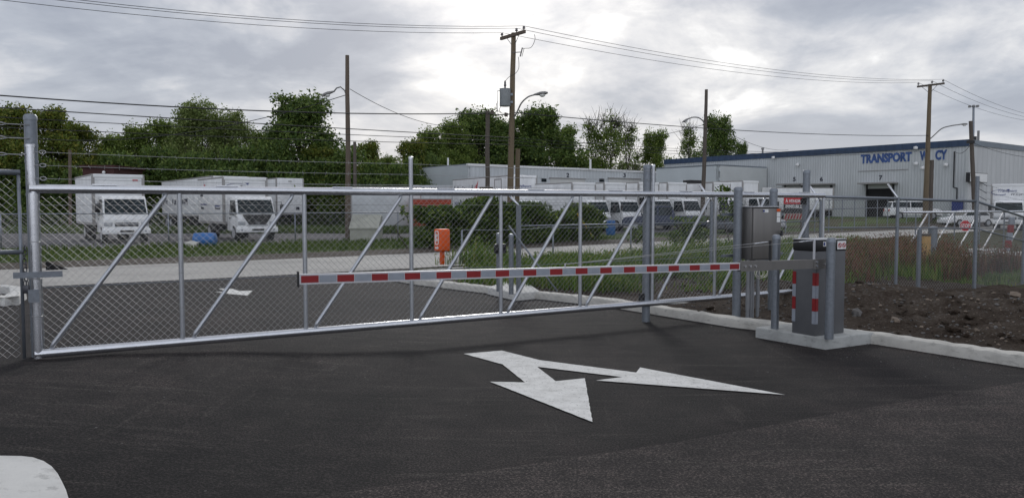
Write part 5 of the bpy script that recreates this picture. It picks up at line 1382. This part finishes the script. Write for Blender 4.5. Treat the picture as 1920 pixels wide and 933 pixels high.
GRP = 'trees behind the depot'
for kind, px, top, w, Y, lab in (
    ('olive', 770, 268, 118, 92, 'yellow green tree left of the depot building end wall'),
    ('green', 806, 252, 125, 97, 'green tree above the left end of the depot building'),
    ('green', 848, 238, 132, 103, 'rounded green tree left of the square topped pole'),
    ('dense', 902, 218, 161, 110, 'dense dark tree behind the square topped pole'),
    ('dense', 950, 238, 118, 116, 'dark tree directly behind the tallest utility pole'),
    ('dense', 1004, 216, 168, 112, 'broad dark tree right of the tallest utility pole, under its lamp'),
    ('green', 1055, 245, 109, 116, 'green tree at the right shoulder of the broad dark tree'),
    ('sparse', 1112, 232, 87, 120, 'thin tree with bare twigs above roller door two'),
    ('sparse', 1140, 228, 100, 120, 'taller ragged tree with bare twigs above the depot roof'),
    ('sparse', 1176, 240, 75, 124, 'ragged half bare tree left of the small tree by the warehouse'),
    ('green', 1228, 253, 90, 126, 'small green tree just left of the warehouse corner'),
    ('sparse', 1296, 246, 77, 140, 'half bare tree left of the lamp pole above the warehouse roof'),
    ('dense', 1348, 228, 96, 130, 'dark leafy tree right of the lamp pole above the warehouse roof'),
    ('dense', 1388, 276, 37, 130, 'tiny dark tree top showing over the warehouse roof')):
    put_tree(kind, px, top, w, Y, lab)
GRP = 'undergrowth bushes'
for i, (px, top, w, Y) in enumerate(((-10, 300, 200, 70), (70, 310, 170, 70), (150, 330, 150, 70), (225, 300, 150, 71), (300, 290, 150, 72), (375, 300, 150, 70), (450, 290, 150, 71), (520, 280, 150, 70), (590, 310, 130, 70), (640, 320, 110, 70), (700, 315, 110, 71), (745, 318, 90, 76), (330, 310, 150, 70), (560, 320, 140, 70))):
    put_tree('bush', px, top, w, Y, 'dark green bush in the dense undergrowth below the left tree row')
GRP = 'undergrowth by the depot'
for px, top, w, Y in ((800, 300, 110, 92), (770, 310, 70, 84), (870, 285, 120, 110), (935, 290, 120, 118), (1000, 285, 120, 118), (1060, 290, 100, 118)):
    put_tree('bush', px, top, w, Y, 'dark green bush filling the gap between trees behind the depot')

# overgrown fence = hedge of vines
random.seed(21)
def hedge(name, label, ax, bx, w0, h, depth, n, ls, lm, cat='hedge', ragged=.35, zb=.0):
    """leaves on a thick irregular body between two ground points; stems inside"""
    a, b = Vector(ax), Vector(bx); d = (b - a); L = d.length; d.normalize(); s = Vector((d.y, -d.x, 0)); m = (a + b) / 2
    t = thing(name, label, cat, a); mb = MB(); st = MB()
    for i in range(n):
        x = random.random() * L; top = h * (1 + ragged * noise.noise((x * .55, 3.3, h)) + ragged * .6 * noise.noise((x * 1.7, 7.1, h)))
        z = zb + (top - zb) * random.random() ** .6; y = random.gauss(0, .33) * depth * (1 + .4 * noise.noise((x * .8, z * .8, 5)))
        if noise.noise((x * 1.5, z * 1.8, 11)) < -.28: continue
        q = a + d * x + s * y + Z * z; leaf(mb, q, ls * random.uniform(.6, 1.3))
    for i in range(int(L * 2.2)):
        x = random.random() * L; q = a + d * x; st.tube([q + s * random.gauss(0, .2), q + Z * h * .5 + s * random.gauss(0, .25) + d * random.gauss(0, .2), q + Z * h * .9 + s * random.gauss(0, .3) + d * random.gauss(0, .4)], [.03, .02, .008], 4)
    mb.build('foliage', lm, t); st.build('stems', M_BARK, t); return t
def G0(px, Y): p = at(px, 400, Y); return (p.x, p.y, 0)
hedge('vine_hedge', 'fence overgrown with a thick dark green hedge of vines, across the street', G0(783, 31.5), G0(1012, 36.5), 0, 1.85, .9, 27000, .095, M_VINE, 'hedge', .28)
hedge('vine_hedge', 'lower right part of the vine covered fence, in front of the white trucks', G0(1008, 36.5), G0(1122, 40.5), 0, 1.6, .8, 11000, .10, M_VINE, 'hedge', .35)
hedge('shrub', 'leafy yellow green shrub in front of the dark blue pickup', G0(1262, 33), G0(1322, 34), 0, 1.45, .8, 1700, .09, M_VINE, 'shrub', .5)
hedge('shrub', 'tall leafy shrub beside the lamp pole and the steel control box', G0(1352, 35), G0(1382, 35.5), 0, 2.3, .6, 700, .10, M_VINE, 'shrub', .5, 1.0)
hedge('shrub', 'small round green shrub at the foot of the roller post', G0(1185, 36), G0(1208, 36.5), 0, 1.15, .7, 700, .09, M_VINE, 'shrub', .5)
hedge('shrub', 'sprig of pale vine reaching out left of the hedge by the gate upright', G0(752, 31), G0(785, 31.5), 0, 1.85, .35, 170, .085, M_VINE, 'shrub', .3, 1.35)

def blades(mb, q, h, n, spread, w, lean=.35):
    for i in range(n):
        a = random.uniform(0, 6.28); b = Vector(q) + Vector((random.gauss(0, spread), random.gauss(0, spread), 0)); hh = h * random.uniform(.45, 1.15)
        d = Vector((math.cos(a), math.sin(a), 0)); s = Vector((-d.y, d.x, 0)) * w * random.uniform(.6, 1.3); l = lean * random.uniform(.1, 1.3) * hh
        o = len(mb.v)
        mb.v += [tuple(b - s), tuple(b + s), tuple(b + d * l * .35 + Z * hh * .6 + s * .8), tuple(b + d * l * .35 + Z * hh * .6 - s * .8), tuple(b + d * l + Z * hh)]
        mb.f += [(o, o + 1, o + 2, o + 3), (o + 3, o + 2, o + 4)]; mb.mi += [0, 0]
# tall weeds of the island: between the kerb bank and the street
random.seed(5)
wd = MB()
def in_island(x, y):
    w = V.dot(Vector((x, y, 0))); s = U.dot(Vector((x, y, 0)))
    return kerb_t(x, y) > .45 and w < lerp_line(near, s) - .3
cnt = 0
while cnt < 4300:
    y = 13.2 + random.random() ** 1.15 * 22; k = random.uniform(-.095, .46); x = k * y
    if not in_island(x, y): continue
    if y < 16.8 and x > 2.0 + (y - 13) * .2 and random.random() < .8 and noise.noise((x * .6, y * .6, 9)) < .2: continue
    if y < 14.2: continue
    dn = noise.noise((x * .45, y * .45, 2))
    if dn < -.12 and random.random() < .75: continue
    if (Vector((x, y)) - Vector((.1, 14.1))).length < 1.0: continue
    cnt += 1; h = (.16 + .6 * max(0, dn + .2)) * random.uniform(.4, 1.25)
    if abs(x + 1.9) < .8 and y < 21.3: continue
    if .29 < k < .44: h *= 1.0 + .5 * noise.noise((x * 1.3, y * 1.3, 8))
    z0 = bank_z(x, y, False) if kerb_t(x, y) < 8 else 0
    blades(wd, (x, y, z0 - .02), h, 8, .12, .006 + .0003 * y)
    if noise.noise((x * .8, y * .8, 6)) > -.05:
        for j in range(16): leaf(wd, (x + random.gauss(0, .13), y + random.gauss(0, .13), z0 + h * random.uniform(.1, 1.05)), random.uniform(.018, .05))
one(wd, 'tall_weeds', M_WEED, 'tall green weeds and grasses on the island between kerb and street', 'weeds', kind='stuff')
rw = MB(); gw = MB(); cnt = 0
while cnt < 3600:
    y = 14.2 + random.random() ** 1.1 * 15; k = random.uniform(.40, .74); x = k * y
    # beyond the right fence only
    f = None
    for a, b in zip(fp, fp[1:]):
        if a.x <= x <= b.x: f = a.y + (b.y - a.y) * (x - a.x) / (b.x - a.x)
    if f is None or y < f + .2: continue
    w = V.dot(Vector((x, y, 0))); s = U.dot(Vector((x, y, 0)))
    if w > lerp_line(near, s) - .6: continue
    if k > .60 and y > 25: continue
    if .575 < k < .72 and y > 19 + 4 * noise.noise((x * .5, y * .5, 1)): continue
    dn = noise.noise((x * .4, y * .4, 4)); cnt += 1
    red = dn > -.22 or k > .6
    if noise.noise((x * .9, y * .9, 12)) < -.2: continue
    near_f = y - f < 1.6
    h = (.13 if near_f else .5) * random.uniform(.5, 1.3) * (1.15 + .5 * dn)
    m = gw if (near_f or (not red)) else rw
    blades(m, (x, y, -.05), h, 8, .13, .007 + .0003 * y)
    if m is rw:
        for j in range(10): leaf(m, (x + random.gauss(0, .14), y + random.gauss(0, .14), h * random.uniform(.3, 1.05)), random.uniform(.02, .045))
one(rw, 'reddish_weeds', M_REDWEED, 'reddish brown dry weeds behind the right chain link fence', 'weeds', kind='stuff')
one(gw, 'short_grass', M_WEED, 'green and straw coloured grass along the foot of the right fence', 'grass', kind='stuff')
# mown verge grass tufts
gv = MB(); random.seed(8)
for i in range(9000):
    s = random.uniform(-32, 30); w0 = lerp_line(turf_line0, s); w1 = lerp_line(lot_line, s); w = random.uniform(w0, w1 + .5)
    q = sv(s, w)
    if q.y < 20 or abs(q.x / q.y) > .8: continue
    blades(gv, (q.x, q.y, -.01), .16 + .14 * (noise.noise((q.x * .7, q.y * .7, 0)) + .3), 3, .12, .018)
for i in range(4500):
    Y = random.uniform(50, 57); k = random.uniform(-.66, -.1); q = Vector((k * Y, Y + 3 * noise.noise((k * 9, 1, 1)), 0))
    blades(gv, (q.x, q.y, -.01), .45, 3, .2, .035)
one(gv, 'verge_grass', M_GRASSB, 'green mown grass along the far side of the street and behind the trucks', 'grass', kind='stuff')

# far fence along the gravel lot
vf = thing('chain_link_fence', 'low old chain link fence between the grass verge and the gravel lot', 'fence', tuple(sv(-32, 36)))
fl = [sv(s, lerp_line(lot_line, s) - .25) for s in (-32, -26, -20.5, -15, -9, -3.5, 2, 8, 13.5, 19, 24)]
for q in fl: MB().tube([q - Z * .1, q + Z * 1.46], .032, 8).build('line_post', M_GALV, vf, True)
MB().tube([q + Z * 1.42 for q in fl], .024, 8).build('top_rail', M_GALV, vf, True)
fm = MB()
for a, b in zip(fl, fl[1:]): chain(a, b, .05, 1.4, .05, 1.4, .14, .0035, fm)
fm.build('chain_link_mesh', M_GALV, vf)
# rusty low fence on the near side of the street
nf = thing('wire_fence', 'low sagging wire fence with short posts along the weedy side of the street', 'fence', tuple(G0(866, 24)))
nl = [at(866, 430, 24.5), at(1037, 430, 27.5), at(1183, 430, 31), at(1290, 430, 34), at(1420, 430, 38)]
for i, q in enumerate(nl): MB().tube([Vector((q.x, q.y, -.1)), Vector((q.x, q.y, .95 + .05 * (i % 2)))], .032, 8).build('post', M_GALV, nf, True)
for a, b in zip(nl, nl[1:]):
    MB().tube(sagc((a.x, a.y, .96), (b.x, b.y, .98), .05, 8), .012, 6).build('top_wire', M_GALV, nf, True)

# things in the lot
q = gp(404, 462, 0); bb = thing('barrel', 'blue plastic barrel lying on its side in the grass beside the second box truck', 'barrel', (q.x, q.y, 0))
d = Vector((1, .1, 0)).normalized()
MB().tube([q + Z * .3 - d * (-x_) for x_ in (-.9, -.86, -.6, -.58, -.3, -.27, 0, .04)], [.2, .285, .295, .305, .295, .305, .285, .2], 18).build('shell', M_BLUEBARREL, bb, True, R(40))
MB().tube([q + Z * .38 - d * .9, q + Z * .38 - d * .93], .05, 10).build('bung', M_WSIGN, bb)
q = gp(360, 463, 0); mb = MB(); stone(mb, (0, 0, .1), .42, .5)
o = one(mb, 'rock', M_KERB, 'pale broken concrete lump in the grass left of the blue barrel', 'rock'); o.location = q
q = gp(1145, 440, 0); b2_ = thing('barrel', 'blue upright barrel in front of the second white truck of the row', 'barrel', q)
MB().tube([q + Z * z for z in (0, .03, .3, .33, .6, .63, .86, .88)], [.26, .285, .29, .305, .29, .305, .285, .2], 18).build('shell', M_BLUEBARREL, b2_, True, R(40)); MB().tube([q + Z * .88, q + Z * .9], .24, 16).build('lid', M_BLUEBARREL, b2_)
a, b = at(1083, 401, 38), gp(1114, 449, 0)
one(MB().tube([a, a.lerp(b, .5), Vector((b.x, b.y, .0))], .05, 8), 'guy_guard', M_YELLOW, 'slanting yellow guy wire guard at the right end of the hedge', 'guy guard', smooth=True)
q = at(685, 405, 38.5); bn = thing('sand_bin', 'weathered beige bin with a slanted lid beside the left lamp pole', 'bin', (q.x, 38.5, 0))
x0, x1 = at(659, 430, 38).x, at(711, 430, 38).x
MB().prism([(x0, 37.6, 0), (x0, 39.0, 0), (x0, 39.0, 1.25), (x0, 38.5, 1.25), (x0, 37.6, .62)], (0, 0, 0), (x1 - x0, 0, 0)).build('body', M_CREAM, bn)
MB().prism([(x0 - .04, 37.55, .63), (x0 - .04, 38.5, 1.29), (x0 - .04, 38.5, 1.33), (x0 - .04, 37.55, .68)], (0, 0, 0), (x1 - x0 + .08, 0, 0)).build('lid', M_CREAM, bn)

# ================================================================ sky and light
w = bpy.data.worlds.new('World'); scene.world = w; w.use_nodes = True; nt = w.node_tree
bg = nt.nodes['Background']; bg.inputs['Strength'].default_value = .1
SUN_EL, SUN_AZ = R(24), R(-2)
sky = nd(nt, 'ShaderNodeTexSky', sky_type='NISHITA'); sky.sun_disc = False; sky.sun_elevation = SUN_EL; sky.sun_rotation = SUN_AZ; sky.air_density = 1; sky.dust_density = 1
tc = nd(nt, 'ShaderNodeTexCoord'); sx = nd(nt, 'ShaderNodeSeparateXYZ'); nt.links.new(tc.outputs['Generated'], sx.inputs[0])
def mth(op, a, b=None, c=None):
    n = nd(nt, 'ShaderNodeMath', operation=op)
    for i, v in enumerate((a, b, c)):
        if v is None: continue
        if isinstance(v, (int, float)): n.inputs[i].default_value = v
        else: nt.links.new(v, n.inputs[i])
    return n.outputs[0]
zz = mth('ADD', mth('MAXIMUM', sx.outputs['Z'], 0.), .30)
cmb = nd(nt, 'ShaderNodeCombineXYZ'); nt.links.new(mth('DIVIDE', sx.outputs['X'], zz), cmb.inputs[0]); nt.links.new(mth('DIVIDE', sx.outputs['Y'], zz), cmb.inputs[1])
def wn(scale, detail, rough, off, dist=.0):
    mp = nd(nt, 'ShaderNodeMapping'); mp.inputs['Location'].default_value = off; nt.links.new(cmb.outputs[0], mp.inputs[0])
    n = nd(nt, 'ShaderNodeTexNoise'); n.inputs['Scale'].default_value = scale; n.inputs['Detail'].default_value = detail; n.inputs['Roughness'].default_value = rough; n.inputs['Distortion'].default_value = dist
    nt.links.new(mp.outputs[0], n.inputs['Vector']); return n.outputs['Fac']
n1 = wn(1.7, 8, .56, (3.2, 1.4, 0), .5); n2 = wn(4.6, 6, .58, (7.7, 2.2, 0), .3)
d3 = nd(nt, 'ShaderNodeVectorMath', operation='DOT_PRODUCT'); nt.links.new(tc.outputs['Generated'], d3.inputs[0])
el, az = R(17), R(-1.0); d3.inputs[1].default_value = (math.sin(az) * math.cos(el), math.cos(az) * math.cos(el), math.sin(el))
glow = mth('POWER', mth('MAXIMUM', d3.outputs['Value'], 0.), 85)
side = mth('ADD', mth('MULTIPLY', mth('MAXIMUM', mth('MULTIPLY', sx.outputs['X'], -1.), 0.), .26), mth('MULTIPLY', mth('MAXIMUM', sx.outputs['X'], 0.), .10))
dens = mth('ADD', mth('MULTIPLY', n1, .7), mth('MULTIPLY', n2, .3))
dens2 = mth('SUBTRACT', mth('ADD', dens, mth('MINIMUM', side, .075)), mth('MULTIPLY', glow, .17))
cl = ramp(nt, dens2, [(.36, (11.5, 11.4, 11.2)), (.44, (7.6, 7.6, 7.75)), (.50, (5.8, 5.95, 6.4)), (.56, (4.3, 4.6, 5.25)), (.64, (3.4, 3.7, 4.4))])
# low band of the sky is even and pale
low = mth('SUBTRACT', 1., mth('MULTIPLY', sx.outputs['Z'], 7.0)); lowc = nd(nt, 'ShaderNodeClamp'); nt.links.new(low, lowc.inputs[0])
c2 = mix(nt, mth('MULTIPLY', lowc.outputs[0], .6), cl, (6.3, 6.4, 6.9))
back = mth('MULTIPLY', mth('MAXIMUM', mth('MULTIPLY', sx.outputs['Y'], -1.), 0.), 1.0)  # added sky brightness behind the camera, lifts the surfaces that face it
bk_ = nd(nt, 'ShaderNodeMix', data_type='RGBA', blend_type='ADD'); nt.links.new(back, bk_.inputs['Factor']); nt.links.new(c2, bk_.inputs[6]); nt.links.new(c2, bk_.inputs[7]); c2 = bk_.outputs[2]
gl = nd(nt, 'ShaderNodeMix', data_type='RGBA', blend_type='ADD'); nt.links.new(mth('MULTIPLY', glow, 1.0), gl.inputs['Factor']); nt.links.new(c2, gl.inputs[6]); gl.inputs[7].default_value = (1.5, 1.5, 1.5, 1)
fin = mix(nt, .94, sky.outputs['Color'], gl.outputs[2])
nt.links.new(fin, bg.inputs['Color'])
sd = bpy.data.lights.new('sun', 'SUN'); sd.energy = .9; sd.angle = R(12); sd.color = (1, .98, .95)
so = bpy.data.objects.new('sun', sd); COL.objects.link(so); so['kind'] = 'structure'
dirv = Vector((math.sin(SUN_AZ) * math.cos(SUN_EL), math.cos(SUN_AZ) * math.cos(SUN_EL), math.sin(SUN_EL)))
so.rotation_euler = dirv.to_track_quat('Z', 'Y').to_euler(); so.location = dirv * 50
vs = scene.view_settings; vs.view_transform = 'Standard'; vs.look = 'None'; vs.gamma = 1; vs.exposure = .12; vs.use_curve_mapping = False
scene.cycles.max_bounces = 6; scene.cycles.transparent_max_bounces = 8
